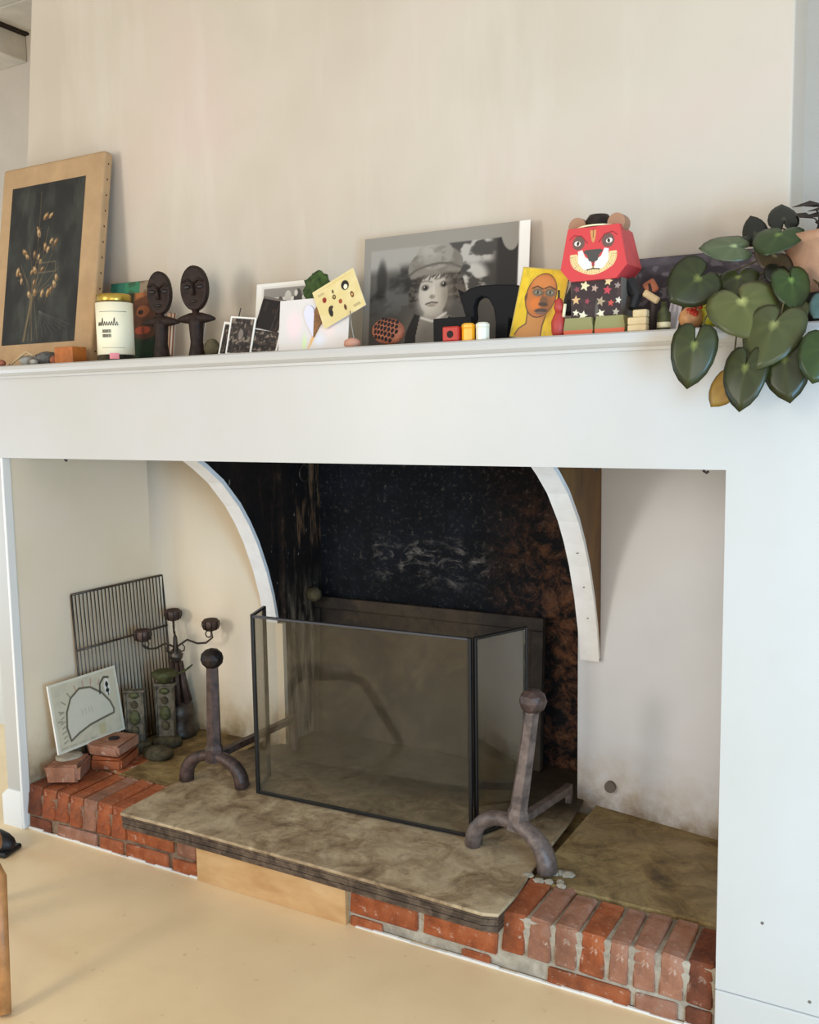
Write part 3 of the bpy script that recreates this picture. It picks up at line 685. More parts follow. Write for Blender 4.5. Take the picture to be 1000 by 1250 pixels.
# pebbles, twigs, block
def pebble(x, y, s, mat, lab): 
    t = MB().ball((0, 0, s[2]*.9), *s, 2, True, .06).build('pebble', mat, None, label=lab, cat='stone'); t.location = (x, y, SZ); t.rotation_euler = (0, 0, random.uniform(0, 3))
pebble(-2.345, .0, (.022, .016, .012), 'clay_pink', 'small reddish pebble at the far left end of the mantel')
pebble(-2.245, .03, (.034, .024, .018), 'pebble_pale', 'pale flat pebble below the dark painting')
pebble(-2.175, .045, (.042, .026, .024), 'pebble', 'dark grey oval pebble beside the orange block')
pebble(-2.19, .005, (.026, .014, .010), 'pebble_pale', 'thin pale pebble in front of the dark grey pebble')
pebble(-2.125, .04, (.022, .02, .016), 'clay_pink', 'brown pebble touching the orange wooden block')
MB().tube([(-2.29, -.005, SZ+.004), (-2.245, -.002, SZ+.03), (-2.215, .0, SZ+.044), (-2.185, .0, SZ+.030)], .004, 6).build('twig', 'stick', None, label='short pale bent twig lying over the pebbles', cat='twig')
MB().tube([(-2.31, .005, SZ+.004), (-2.27, .004, SZ+.02), (-2.235, .0, SZ+.034)], .003, 6).build('twig', 'dark_twig', None, label='thin dark twig lying among the pebbles', cat='twig')
o = MB().box(-.041, .041, -.03, .03, 0, .052, bev=.002).build('wooden_block', 'wood_orange', None, label='orange-brown wooden block standing by the candle jar', cat='block'); o.location = (-2.05, .035, SZ)

# jar
t = empty('candle_jar', (-1.872, .06, SZ), 'tall glass jar with cream label and brass lid', 'jar')
MB().lathe([(.050, 0), (.056, .004), (.056, .180), (.050, .190), (.049, .20)], 28).build('glass', 'jar_glass', t)
MB().lathe([(.050, .003), (.0535, .006), (.0535, .018), (.050, .02)], 28).build('contents', 'stone_lump', t)
MB().lathe([(.054, .02), (.0568, .021), (.0568, .180), (.054, .181)], 28).build('label', 'jar_label', t)
MB().lathe([(.052, .184), (.053, .186), (.053, .204), (.049, .207), (.0, .207)], 28).build('lid', 'brass_lid', t)
def arc_band(t, z0, z1, a0, a1, mat, nm, r=.0571):
    g = MB(); n_ = 10
    for i in range(n_+1):
        a = a0+(a1-a0)*i/n_; g.v += [(r*math.sin(a), -r*math.cos(a), z0), (r*math.sin(a), -r*math.cos(a), z1)]
    for i in range(n_): g.f.append((2*i, 2*i+2, 2*i+3, 2*i+1)); g.sm.append(True)
    g.build(nm, mat, t)
arc_band(t, .150, .1515, -.1, 1.5, 'jar_text', 'label_rule'); arc_band(t, .040, .041, .0, 1.3, 'jar_text', 'label_rule'); arc_band(t, .006, .024, .45, .95, 'sticker_pink', 'sticker', .0575)
def word(t, strokes, z, a0, h_, col, nm, wd=.0009, sc=1.25):
    g = MB(); r = .0574
    for st_ in strokes:
        g.tube([(r*math.sin(a0+x*sc), -r*math.cos(a0+x*sc), z+y*h_) for x, y in st_], wd, 4, False)
    g.build(nm, col, t)
rs = random.Random(3)
sw = []; x = 0
for k in range(9):   # running script, letterforms too blurred in the photo to read
    hh = rs.choice((.5, .5, 1.0, .55)); sw.append([(x, 0), (x+.03, hh*.8), (x+.05, hh), (x+.06, .3), (x+.075, 0), (x+.11, .15)]); x += .105
word(t, sw, .108, -.20, .024, 'ink_dark', 'script_lettering')
for zz in (.086, .072):
    sw = []; x = 0
    for k in range(5): sw.append([(x, 0), (x+.005, 1)]); sw.append([(x, 1), (x+.05, .9), (x+.05, 0)]); x += .085
    word(t, sw, zz, .10, .010, 'ink_dark', 'small_lettering', .0008, 1.2)

# green picture behind the jar
cv = Cv(90, 110, .2, .275, '1b2416'); n1 = fbm(cv.U, cv.V, 6, 21)
cv.put(ss(.45, .6, n1), '26361c', .8); cv.put(cv.rect(0, .62, .86, 1), '2f6b58'); cv.put(cv.rect(.30, .62, .86, 1), '3f8a60', .6); cv.put(cv.rect(.62, 1, .80, 1), '8d7c66')
cv.put(cv.rect(.52, 1, .72, .86), 'a5683a'); cv.put(cv.ell(.78, .55, .30, .26), '5a3420', .9); cv.put(cv.ell(.72, .63, .10, .07), '8a4f2c', .9); cv.put(cv.ell(.74, .40, .12, .05), 'a2472c', .9); cv.put(cv.ell(.68, .62, .04, .03), '1d120c'); cv.put(cv.rect(0, 1, 0, .26), '143018', .8); cv.put(ss(.5, .7, fbm(cv.U, cv.V, 12, 4)), '3b2416', .4)
card('dark_picture', 'dark green and brown picture card behind the jar', 'picture', (-1.95, .185, SZ), .215, .275, cv, lean=.16, edge='black_edge')

# carved dolls
def doll(x, y, s, lab, yaw, wd=1.0):
    t = empty('carved_doll', (x, y, SZ), lab, 'figurine', rot=(0, 0, yaw), group='carved disc-headed dolls')
    Z = lambda z: z*s
    b = MB(); b.lathe([(.026*s, 0), (.027*s, .01*s), (.022*s, .03*s), (.019*s, .05*s), (.023*s, .105*s), (.024*s, .118*s), (.012*s, .132*s), (.010*s, .155*s)], 14); b.build('body', 'wood_ebony', t)
    MB().tube([(-.066*s, 0, .118*s), (-.05*s, 0, .120*s), (-.02*s, 0, .122*s), (.02*s, 0, .122*s), (.05*s, 0, .120*s), (.066*s, 0, .118*s)], [.004*s, .010*s, .017*s, .017*s, .010*s, .004*s], 10).build('arms', 'wood_ebony', t)
    # disc head with rim
    h_ = MB(); n_ = 28; cz = .212*s; rx, rz = .046*s*wd, .068*s
    prof = [(0, -.010), (.80, -.010), (.93, -.013), (1.0, -.008), (1.0, .008), (.9, .012), (0, .012)]
    vs_ = []; fs_ = []
    for r, yy in prof:
        for k in range(n_):
            a = 2*math.pi*k/n_; vs_.append((max(r, .001)*rx*math.cos(a), yy*s, cz+max(r, .001)*rz*math.sin(a)))
    for i in range(len(prof)-1):
        for k in range(n_): fs_.append((i*n_+k, i*n_+(k+1) % n_, (i+1)*n_+(k+1) % n_, (i+1)*n_+k))
    h_.add(vs_, fs_, True); hd = h_.build('head', 'wood_ebony', t)
    MB().tube([(0, -.012*s, cz+.018*s), (0, -.018*s, cz), (0, -.016*s, cz-.022*s)], [.004*s, .005*s, .007*s], 6).build('nose', 'wood_ebony', hd)
    for sg in (-1, 1):
        MB().tube([(sg*.004*s, -.013*s, cz+.014*s), (sg*.018*s, -.0135*s, cz+.026*s), (sg*.036*s, -.013*s, cz+.020*s)], .0035*s, 6).build('brow', 'wood_ebony', hd)
        MB().ball((sg*.022*s, -.010*s, cz+.003*s), .013*s, .005*s, .007*s, 2).build('eye', 'wood_ebony_line', hd)
    MB().ball((0, -.011*s, cz-.040*s), .011*s, .005*s, .005*s, 2).build('mouth', 'wood_ebony_line', hd)
doll(-1.702, .085, .955, 'slightly smaller dark carved doll with round disc head beside the jar', .25, .90)
doll(-1.574, .10, .985, 'taller dark carved doll with round disc head, right of its twin', .20)
# pictures and cards around the dolls
cv = Cv(20, 60, .03, .13, '8a5a40'); cv.put(cv.rect(0, .4, 0, 1), 'b9987a'); cv.put(cv.rect(.6, .75, 0, 1), 'd0c3b0')
card('postcard', 'narrow brown postcard edge behind the smaller doll', 'card', (-1.725, .135, SZ), .035, .15, cv, lean=.1, roll=.05)
cv = Cv(30, 60, .05, .12, '7c6a58'); cv.put(cv.rect(0, .2, 0, 1), 'e6e2d8'); cv.put(ss(.5, .7, fbm(cv.U, cv.V, 6, 2)), '4e3a2c', .8); cv.put(cv.rect(0, 1, 0, .3), 'c9c0b2', .7)
card('postcard', 'brown and white postcard peeping out behind the taller doll', 'card', (-1.62, .14, SZ), .05, .115, cv, lean=.15, roll=.06)
o = MB().ball((0, 0, .028), .030, .018, .030, 2, False, .05).build('cork_lump', 'stone_lump', None, label='small olive-brown lump to the right of the taller doll', cat='stone'); o.location = (-1.515, .10, SZ)

def photo_dark(seed, w_, h_, n=60):
    cv = Cv(int(n*w_/h_)+2, n, w_, h_, '2b2420'); a = fbm(cv.U, cv.V, 7, seed); b = fbm(cv.U, cv.V, 13, seed+9)
    cv.put(ss(.4, .7, a), '4a3d34', .9); cv.put(ss(.58, .75, b), '9a8a78', .8); cv.put(ss(.55, .3, b)*(cv.V < .4), '15110f', .7); return cv
def bordered(cv, b=.06, col='e8e4dc'): cv.put(1-cv.rect(b, 1-b, b*.7, 1-b*.7), col); return cv
cv = bordered(photo_dark(31, .055, .105), .10)
card('small_photo', 'small dark photograph with white border, leftmost of the upright trio', 'photograph', (-1.448, .075, SZ), .05, .102, cv, lean=.18, roll=.14)
cv = bordered(photo_dark(33, .1, .115), .06); cv.put(cv.ell(.5, .55, .08, .13), '8a7f75', .8)
card('small_photo', 'dark snapshot with white border standing second in the upright trio', 'photograph', (-1.385, .06, SZ), .095, .112, cv, lean=.16, roll=.11)
MB().tube([(-1.40, .085, SZ+.10), (-1.395, .085, SZ+.118), (-1.388, .085, SZ+.137)], .0016, 5).build('thin_pin', 'iron_dark', None, label='thin dark pin sticking up behind the dark snapshot', cat='pin')
cv = Cv(80, 50, .17, .11, 'ddd8ce'); cv.put(cv.rect(.05, 1, .62, .92), '8d8880'); cv.put(cv.ell(.45, .45, .10, .20), '57524c'); cv.put(cv.ell(.62, .62, .12, .2), 'c6c1b8'); cv.put(cv.ell(.85, .5, .15, .35), '4f4a45'); cv.put(cv.ell(.64, .3, .14, .2), 'b9b2a6'); cv.put(cv.ell(.80, .72, .06, .1), 'd5d0c6')
card('family_photo', 'black and white photograph with white margin leaning behind the snapshots', 'photograph', (-1.335, .185, SZ), .185, .222, Cv(90, 110, .185, .222, 'e9e5dc').put(np.zeros((110, 90)), 'e9e5dc'), lean=.13)
fam = bpy.context.scene.objects[-1] if False else [o for o in C.objects if o.name.startswith('family_photo')][0]
paint_mesh('picture_area', cv, lambda U, V: (-.072+U*.160, np.full_like(U, -.0012), .118+V*.095), 'print_matt', fam)
cv = bordered(photo_dark(41, .10, .07, 40), .05)
card('small_photo', 'dark photo tilted at the foot of the darker card, right of the trio', 'photograph', (-1.305, .062, SZ), .115, .072, cv, lean=.2, roll=.16)
cv = Cv(50, 70, .09, .105, '1d1715'); cv.put(ss(.5, .7, fbm(cv.U, cv.V, 5, 6)), '34271f', .8); cv.line([(.70, .02), (.78, .95)], .012, '8c8078', .6); cv.line([(.9, .05), (.97, .9)], .012, '7c7068', .6); cv.put(cv.rect(0, 1, .93, 1), '6a625a')
card('dark_card', 'dark brown card tilted and leaning just left of the heart drawing', 'card', (-1.292, .075, SZ+.068), .085, .095, cv, lean=.24, roll=.22, edge='black_edge')

# heart drawing
cv = Cv(100, 70, .23, .15, 'd9d3cd'); n1 = fbm(cv.U, cv.V, 3, 7)
cv.put(cv.ell(.22, .5, .14, .22, 0, .9), 'efd2d2', .9); cv.put(cv.ell(.72, .45, .15, .2, 0, .9), 'efd8cf', .8); cv.put(cv.ell(.38, .15, .04, .15, 0, .8), 'cfe6a8', .9); cv.put(cv.ell(.53, .33, .03, .28, -.45, .7), 'e2a24e', .9); cv.put(cv.ell(.6, .2, .1, .1, 0, .9), 'dfe3ee', .7)
t = card('heart_drawing', 'white sheet of soft pastel colours with a feather heart glued on', 'drawing', (-1.115, .05, SZ), .232, .145, cv, lean=.12, th=.002)
def half_heart(sg, mat, nm):
    pts = [(0, -.045), (sg*.010, -.028), (sg*.026, -.004), (sg*.036, .022), (sg*.030, .040), (sg*.016, .045), (sg*.004, .034), (0, .02)]
    M = Matrix.Translation((.005, 0, .082))
    MB().prism(pts, -.006, -.001, M=M).build(nm, mat, t)
half_heart(-1, 'feather_white', 'heart_half'); half_heart(1, 'feather_brown', 'heart_half')
# yellow card perched at an angle
W_, H_ = .142, .112
cv = Cv(100, 80, W_, H_, 'd8c488'); cv.put(ss(.4, .8, fbm(cv.U, cv.V, 4, 3)), 'e0d09c', .7); cv.line([(.08, .93), (.92, .93)], .01, 'c79c4a', .8)
for (x, y, rx, ry, c_) in ((.20, .66, .06, .07, '8a2c1c'), (.42, .60, .05, .06, '4a3a26'), (.43, .74, .03, .05, '5a4a30'), (.72, .72, .11, .12, '1f1a16'), (.52, .42, .05, .06, '9a4a2a'), (.25, .30, .06, .12, '2a2018'), (.28, .40, .07, .05, '3a2a1c'), (.80, .42, .05, .08, '6a3a22'), (.58, .22, .035, .08, '5c3a22')): cv.put(cv.ell(x, y, rx, ry), c_)
cv.put(cv.ell(.72, .68, .055, .06), 'efe6c4'); cv.put(cv.ell(.42, .60, .02, .03), 'caa860'); cv.put(cv.ell(.80, .42, .02, .03), 'd8b060')
for i in range(5): cv.line([(.10+.03*i, .86), (.11+.03*i, .80)], .012, '6a5432', .8); cv.line([(.76+.03*i, .16), (.78+.03*i, .10)], .012, '4a3a24', .8)
t = card('illustrated_card', 'yellow card with small dark drawn figures perched tilted above the heart sheet', 'card', (-1.005, .050, SZ+.085), W_, H_, cv, lean=.12, roll=-.42, th=.002)
# moss sprig
o = MB().ball((-1.14, .12, SZ+.175), .045, .02, .05, 3, False, .16).ball((-1.12, .12, SZ+.09), .03, .018, .09, 2, False, .1).build('moss_clump', 'moss', None, label='dark green mossy clump behind the yellow card', cat='moss')
# glass pane leaning, pink pebble
pebble(-.965, .02, (.026, .020, .014), 'flesh_pink', 'small pink pebble right of the heart sheet')
o = MB().tube([(-.985, .045, SZ+.10), (-.972, .03, SZ+.06), (-.945, .005, SZ)], .0015, 6).build('feather_quill', 'pebble_pale', None, label='pale feather quill leaning down beside the heart sheet', cat='feather')

# large child photograph
W_, H_ = .505, .322
cv = Cv(210, 140, W_, H_, '77726a')
pic = cv.rect(.045, .94, -.1, .885)
n1 = fbm(cv.U, cv.V, 5, 41); n2 = fbm(cv.U, cv.V, 11, 45); n3 = fbm(cv.U, cv.V, 24, 48)
cv.c[:] = rgb('9c968c'); cv.put(cv.rect(-.1, 1.1, -.1, .70, .05), '57524b'); cv.put(ss(.45, .6, n1)*(cv.U < .45)*ss(.78, .66, cv.V), '2f2b27', .9)
cv.put(ss(.5, .62, n2)*(cv.U < .45)*ss(.6, .5, cv.V), '6f6a62', .7); cv.put(cv.ell(.12, .62, .05, .16, 0, .4), '2b2824', .8); cv.put(cv.rect(0, .4, 0, .33, .08), '5b554d', .8)
cv.put(cv.rect(.52, 1, .40, 1, .02), '3f3b36', .9); cv.put(ss(.52, .66, n2)*cv.rect(.50, .80, .70, 1, .03), 'b8b1a6', .9)
cv.put(cv.ell(.68, .58, .14, .13, 0, .3)*ss(.38, .5, n2), 'c4beb3', .9); cv.put(cv.rect(.82, 1, .2, 1, .015), '2e2b28'); cv.put(cv.ell(.89, .90, .075, .13, .2), '8f897f'); cv.put(cv.rect(.5, 1, -.1, .38, .05), '4b463f', .8)
# child: body, straps, hair, face, bowl-shaped hat
cv.put(cv.poly([(.26, -.1), (.29, .16), (.35, .30), (.42, .27), (.52, .29), (.60, .25), (.66, .12), (.69, -.1)]), '857e73')
cv.put(cv.poly([(.26, -.1), (.285, .15), (.335, .31), (.37, .29), (.345, .1), (.36, -.1)]), '1f1c1a'); cv.put(cv.poly([(.53, -.1), (.535, .14), (.545, .27), (.60, .25), (.65, .10), (.67, -.1)]), '2a2623')
cv.put(cv.rect(.27, .42, -.1, .05, .02), '1f1c1a')
hair = np.maximum(cv.ell(.46, .56, .215, .22, 0, .05), cv.ell(.60, .52, .06, .16, .3, .1)); hair = np.maximum(hair, cv.ell(.335, .52, .05, .16, -.2, .1))
cv.put(hair, '332c26'); cv.put(ss(.42, .62, fbm(cv.U, cv.V, 40, 49))*hair, '6e655a', .65)
cv.put(cv.ell(.455, .29, .10, .06, 0, .2), '9a9287'); cv.line([(.38, .27), (.45, .235), (.53, .30)], .02, 'd2ccc1', .9)
cv.put(cv.ell(.448, .47, .140, .190, .06, .05), 'a59d90'); cv.put(cv.ell(.42, .43, .10, .12, 0, .6), 'c6beb1', .9); cv.put(cv.ell(.47, .60, .10, .06, 0, .6), 'b9b1a4', .8); cv.put(cv.ell(.54, .46, .05, .13, 0, .7), '7d7569', .6)
for i in range(14):
    x = .355+.016*i; d_ = .035*math.sin(i*1.7); cv.line([(x, .665), (x+.012, .63), (x+d_*.3-.004, .585+.03*abs(math.sin(i*2.3)))], .014, '3d352e', .8)
hat = cv.ell(.455, .70, .262, .17, .10, .03)*ss(.625, .655, cv.V+.9*(cv.U-.455)**2*1.2-.10*(cv.U-.455))
cv.put(hat, '7f776b'); cv.put(cv.ell(.45, .80, .175, .125, .05, .06), '8f877b'); cv.put(cv.ell(.42, .84, .09, .06, 0, .7), 'a59d91', .8)
cv.line([(.295, .64), (.34, .685), (.40, .71), (.48, .725), (.55, .715), (.61, .675)], .02, '544d44', .8); cv.put(ss(.45, .7, n3)*hat, '655e54', .45); cv.put(cv.ell(.455, .935, .014, .02), '59524a')
for x, y in ((.398, .525), (.512, .545)):
    cv.put(cv.ell(x, y, .036, .026, .1, .4), '5a5147', .9); cv.put(cv.ell(x, y-.003, .022, .018, 0, .2), '181412'); cv.put(cv.ell(x-.006, y+.006, .005, .006), 'd8d2c8'); cv.line([(x-.045, y+.045), (x, y+.058), (x+.04, y+.045)], .011, '5f564b', .7)
cv.put(cv.ell(.443, .445, .026, .018, 0, .5), '7e7468', .9); cv.put(cv.ell(.45, .50, .010, .05, 0, .7), 'cfc8bc', .6)
cv.line([(.405, .385), (.44, .398), (.475, .390)], .013, '4e443b'); cv.put(cv.ell(.44, .372, .04, .012, 0, .5), '857a6d', .8)
border = 1-pic; cv.put(border, '8f887d', 1); cv.put(cv.rect(.94, 1.1, -.1, 1.1), 'f4f2ec'); 
card('child_photograph', 'large black and white photograph of a child in a round hat', 'photograph', (-.800, .205, SZ), W_, H_, cv, lean=.10, th=.004, edge='paper_white')

# wasp nest / clay seed head with holes
t = empty('clay_nest', (-.893, .06, SZ+.010), 'pinkish clay disc pierced by many small holes', 'ornament', rot=(-.35, .25, -.1))
MB().ball((0, 0, .036), .052, .018, .036, 3, True, .015).build('body', 'clay_pink', t)
hm = MB().ball((0, 0, 0), .0052, .004, .0068, 1).mesh('hole'); hm.materials.append(M_['hole_dark'])
for i in range(-4, 5):
    for j in range(-2, 3):
        x = i*.0115+(j % 2)*.0058; z = j*.0125
        r_ = (x/.044)**2+(z/.030)**2
        if r_ < 1:
            o = bpy.data.objects.new('hole', hm); C.objects.link(o); o.parent = t; o.location = (x, -.0175*math.sqrt(max(0, 1-(x/.052)**2-(z/.036)**2)), .036+z)
# black box, blocks, pegs
o = MB().box(-.053, .053, -.02, .02, 0, .062, bev=.002).build('black_box', 'black_gloss', None, label='small black box behind the red cube', cat='box'); o.location = (-.672, .045, SZ)
t = empty('red_cube', (-.653, -.005, SZ), 'small red toy cube with a round hole in its face', 'toy block')
MB().box(-.022, .022, -.018, .018, 0, .036, bev=.003).build('body', 'lego_red', t)
MB().tube([(0, -.0185, .017), (0, -.0165, .017)], .009, 14, smooth=False).build('hole', 'hole_dark', t)
def peg(x, mat, lab, cat):
    t = empty('game_peg', (x, -.006, SZ), lab, cat)
    MB().lathe([(.0155, 0), (.0165, .002), (.0165, .028), (.0155, .029), (.0155, .031), (.017, .032), (.017, .038), (.012, .042), (.0, .042)], 10, smooth=False).build('body', mat, t)
    MB().lathe([(.0168, .0285), (.0174, .030), (.0168, .0315)], 10).build('collar', mat, t)
peg(-.611, 'peg_yellow', 'small yellow plastic peg beside the red cube', 'peg'); peg(-.573, 'peg_white', 'small white plastic peg beside the yellow one', 'peg')
# black carved animal
t = empty('black_animal', (-.60, .09, SZ), 'black carved animal with hanging head and arched body', 'figurine')
out = [(-.078, .128), (-.066, .126), (-.05, .136), (-.02, .142), (.03, .141), (.075, .137), (.11, .128), (.115, .0), (.085, .0), (.08, .05), (.06, .055), (.055, .0), (.022, .0), (.024, .05), (.018, .085), (.004, .108), (-.016, .114), (-.030, .106), (-.036, .090), (-.034, .062), (-.042, .046), (-.056, .058), (-.066, .088)]
o = MB().prism(out, -.014, .014).build('body', 'black_gloss', t); bevel_mod(o, .004, 3)
MB().tube([(-.072, -.004, .125), (-.082, -.006, .136)], [.006, .002], 6).build('ear', 'black_gloss', t)

# portrait
W_, H_ = .125, .172
cv = Cv(100, 130, W_, H_, 'd9b01a'); cv.put(ss(.4, .65, fbm(cv.U, cv.V, 5, 51)), 'e6c128', .8); cv.put(ss(.55, .75, fbm(cv.U, cv.V, 9, 55)), 'bfa62a', .6)
cv.put(cv.poly([(.08, 0), (.14, .12), (.30, .22), (.28, .36), (.68, .34), (.66, .18), (.68, 0)]), 'bd8040'); cv.line([(.10, .04), (.16, .13), (.30, .21), (.28, .38)], .02, '5a4024', .8); cv.line([(.66, .0), (.65, .2), (.68, .36)], .02, '5a4024', .9)
cv.put(cv.ell(.50, .62, .235, .315, -.12, .02), '33241c'); cv.put(cv.ell(.50, .62, .222, .302, -.12, .02), 'b8692f')
cv.put(cv.ell(.50, .80, .17, .10, 0, .5), 'cb7c3c', .9); cv.put(cv.ell(.42, .50, .09, .08, 0, .6), 'd4732c', .9); cv.put(cv.ell(.66, .5, .09, .16, 0, .6), '8a5a34', .7)
for x, y in ((.42, .66), (.68, .67)): cv.put(cv.ell(x, y, .085, .055, -.1, .25), '6a5a48'); cv.put(cv.ell(x, y, .045, .022), '8d8a70'); cv.put(cv.ell(x, y, .018, .022), '2c231c'); cv.line([(x-.13, y+.05), (x-.03, y+.085), (x+.10, y+.05)], .018, '3a2a20')
cv.put(cv.ell(.58, .54, .06, .07, 0, .3), '6d5038', .9); cv.put(cv.ell(.58, .50, .075, .028, 0, .2), '4a372a'); cv.line([(.54, .68), (.53, .56)], .015, '5a4230', .8)
cv.put(cv.ell(.56, .41, .10, .032, .1, .2), '4c3a32'); cv.put(cv.ell(.56, .375, .075, .02, .1, .3), '7a5a4c'); cv.put(cv.ell(.19, .58, .022, .06), '6a4426')
cv.put(1-cv.rect(.02, .98, .015, .985), 'b39b58', .9)
card('portrait_painting', 'small yellow painted portrait of a bald orange-brown face', 'painting', (-.470, .055, SZ), W_, H_, cv, lean=.14, roll=.16, yaw=-.05, th=.006, edge='beige_board', pm='print_gloss')

# papercraft lion
t = empty('paper_lion', (-.297, .065, SZ), 'red papercraft lion with bowler hat, starry body and olive feet', 'toy', rot=(0, 0, -.06))
for sg in (-1, 1):
    f_ = MB(); x0 = sg*.038; f_.prism([(x0-.034, .0), (x0+.034, .0), (x0+.036, .016), (x0+.032, .040), (x0-.032, .040), (x0-.036, .016)], -.058, .045); ft = f_.build('foot', 'lion_olive', t)
    MB().prism([(x0-.0345, .0), (x0+.0345, .0), (x0+.0362, .012), (x0-.0362, .012)], -.0587, -.0575).build('sole_stripe', 'lion_orange', ft)
bd = MB().prism([(-.060, .038), (.060, .038), (.062, .125), (-.062, .125)], -.045, .040).build('body', 'lion_grey', t)
cv = Cv(100, 72, .12, .085, '3a2c2c'); cv.put(ss(.5, .7, fbm(cv.U, cv.V, 5, 61)), '4c3a38', .7); cv.put(cv.ell(.52, .0, .05, .42, 0, .3), '6d675e', .8)
def star(cv, x, y, r, col, rot=0.3):
    pts = []
    for k in range(10):
        a = rot+k*math.pi/5; q = r if k % 2 == 0 else r*.45; pts.append((x+q*math.sin(a)/cv.a, y+q*math.cos(a)))
    cv.put(cv.poly(pts), col)
for x, y, r, col in ((.28, .86, .15, 'eedfae'), (.75, .93, .13, 'e8cf9a'), (.48, .78, .11, 'b89a8a'), (.12, .78, .10, '8a4a52'), (.73, .70, .13, 'c24550'), (.93, .80, .10, '9a8a80'), (.10, .50, .13, 'd8ae7a'), (.33, .45, .09, '9a4450'), (.60, .42, .14, 'a8967a'), (.80, .36, .10, 'c85248'), (.95, .42, .10, 'd8d0bc'), (.10, .16, .10, 'e8e0c0'), (.24, .08, .14, 'f0eac8'), (.60, .10, .13, 'eee6c4'), (.90, .12, .11, 'b8b09a')): star(cv, x, y, r, col, random.uniform(-.4, .4))
paint_mesh('star_print', cv, lambda U, V: (-.0605+U*.121, np.full_like(U, -.0458), .0385+V*.086), 'print_matt', bd)
for sg in (-1, 1): MB().tube([(sg*.062, .0, .12), (sg*.082, -.005, .085), (sg*.078, -.02, .055)], [.016, .014, .010], 8, smooth=False).build('arm', 'black_edge', t)
# head: tapered, chamfered chin
hb = MB()
fr_ = [(-.080, .150), (-.055, .122), (.055, .122), (.080, .150), (.062, .240), (-.062, .240)]
bk_ = [(-.074, .152), (-.050, .124), (.050, .124), (.074, .152), (.052, .236), (-.052, .236)]
vs_ = [(a, -.062, b) for a, b in fr_]+[(a*1.03, .045, b) for a, b in bk_]
hb.add(vs_, [(0, 1, 2, 3, 4, 5), (11, 10, 9, 8, 7, 6)]+[(i, i+6, (i+1) % 6+6, (i+1) % 6) for i in range(6)])
hd = hb.build('head', 'lion_red', t)
cv = Cv(130, 110, .16, .118, 'cc4244'); a0 = cv
for sg in (-1, 1):
    x = .5+sg*.26
    cv.put(cv.ell(x, .72, .15, .13, sg*.35, .08), '6b5048'); cv.put(cv.ell(x+sg*.02, .71, .075, .045, sg*.15), 'f0e8d8'); cv.put(cv.ell(x+sg*.01, .71, .035, .04), '3a2a24')
    cv.line([(x-sg*.16, .70), (x-sg*.05, .84), (x+sg*.10, .87), (x+sg*.17, .80)], .022, '8c2a2c')
# grin
g_ = cv.ell(.5, .50, .52, .40, 0, .02)*ss(.52, .5, cv.V+.45*np.abs(cv.U-.5)*0)
ring_ = g_*(1-cv.ell(.5, .56, .36, .30, 0, .02))*ss(.60, .56, cv.V)
cv.put(ring_, 'e6c890')
for row in range(3):
    rr = .40+.045*row
    for k in range(26):
        a = math.pi*(1.04+.92*k/25); x = .5+rr*math.cos(a)/cv.a*1.02; y = .50+(.30+.035*row)*math.sin(a)
        cv.put(cv.ell(x, y, .010, .010, 0, .3), 'a9803c' if (k % 5) else '5a3a28', .9)
for sg in (-1, 1): cv.put(cv.poly([(.5+sg*.02, .22), (.5+sg*.14, .20), (.5+sg*.235, .34), (.5+sg*.255, .56), (.5+sg*.19, .58), (.5+sg*.13, .44), (.5+sg*.03, .36)]), 'f3efe2')
cv.put(cv.poly([(.33, .54), (.40, .47), (.43, .36), (.5, .33), (.57, .36), (.60, .47), (.67, .54), (.62, .57), (.38, .57)]), '4c4844')
cv.line([(.5, .34), (.5, .23)], .018, '3f3632'); cv.line([(.40, .20), (.5, .215), (.60, .20)], .022, '3f3632')
cv.put(cv.poly([(.44, .93), (.56, .93), (.53, .74), (.5, .70), (.47, .74)]), 'c9a45a', .8); cv.line([(.5, .95), (.5, .80)], .014, '5a3a28')
def lionpos(U, V):
    z = .122+V*.118
    hw = np.where(z < .150, .055+(z-.122)/.028*.025, .080-(z-.150)/.090*.018)*.985
    return ((2*U-1)*hw, np.full_like(U, -.0626), z)
# face drawing is laid out on a square and follows the tapering outline
paint_mesh('face_print', cv, lionpos, 'print_matt', hd)
for sg in (-1, 1):
    e_ = MB(); e_.tube([(sg*.047, -.045, .247), (sg*.047, -.010, .247)], .021, 16, smooth=False); e_.build('ear', 'lion_brown', hd)
MB().lathe([(.046, .240), (.048, .243), (.034, .247), (.029, .249), (.029, .262), (.022, .272), (.001, .275)], 18, M=Matrix.Translation((-.004, -.02, 0))).build('hat', 'iron_dark', hd)
MB().lathe([(.030, .2405), (.048, .2405), (.0485, .2435), (.03, .2437)], 18, M=Matrix.Translation((-.004, -.022, .0005))).build('hat_band', 'lion_cream', hd)

# red brush, figures near the lion
t = empty('red_figure', (-.391, .025, SZ), 'slim red wooden figure between the portrait and the lion', 'figurine')
MB().lathe([(.012, 0), (.017, .010), (.018, .035), (.011, .052), (.008, .058)], 12).build('skirt', 'brush_red', t)
MB().lathe([(.008, .056), (.012, .068), (.009, .085), (.003, .09)], 12).build('torso', 'brush_red', t)
MB().tube([(0, 0, .088), (0, 0, .108)], .0028, 6).build('peg_top', 'ink_dark', t)
MB().tube([(.013, -.004, .045), (.017, -.004, .075)], .004, 6).build('side_arm', 'lion_cream', t)
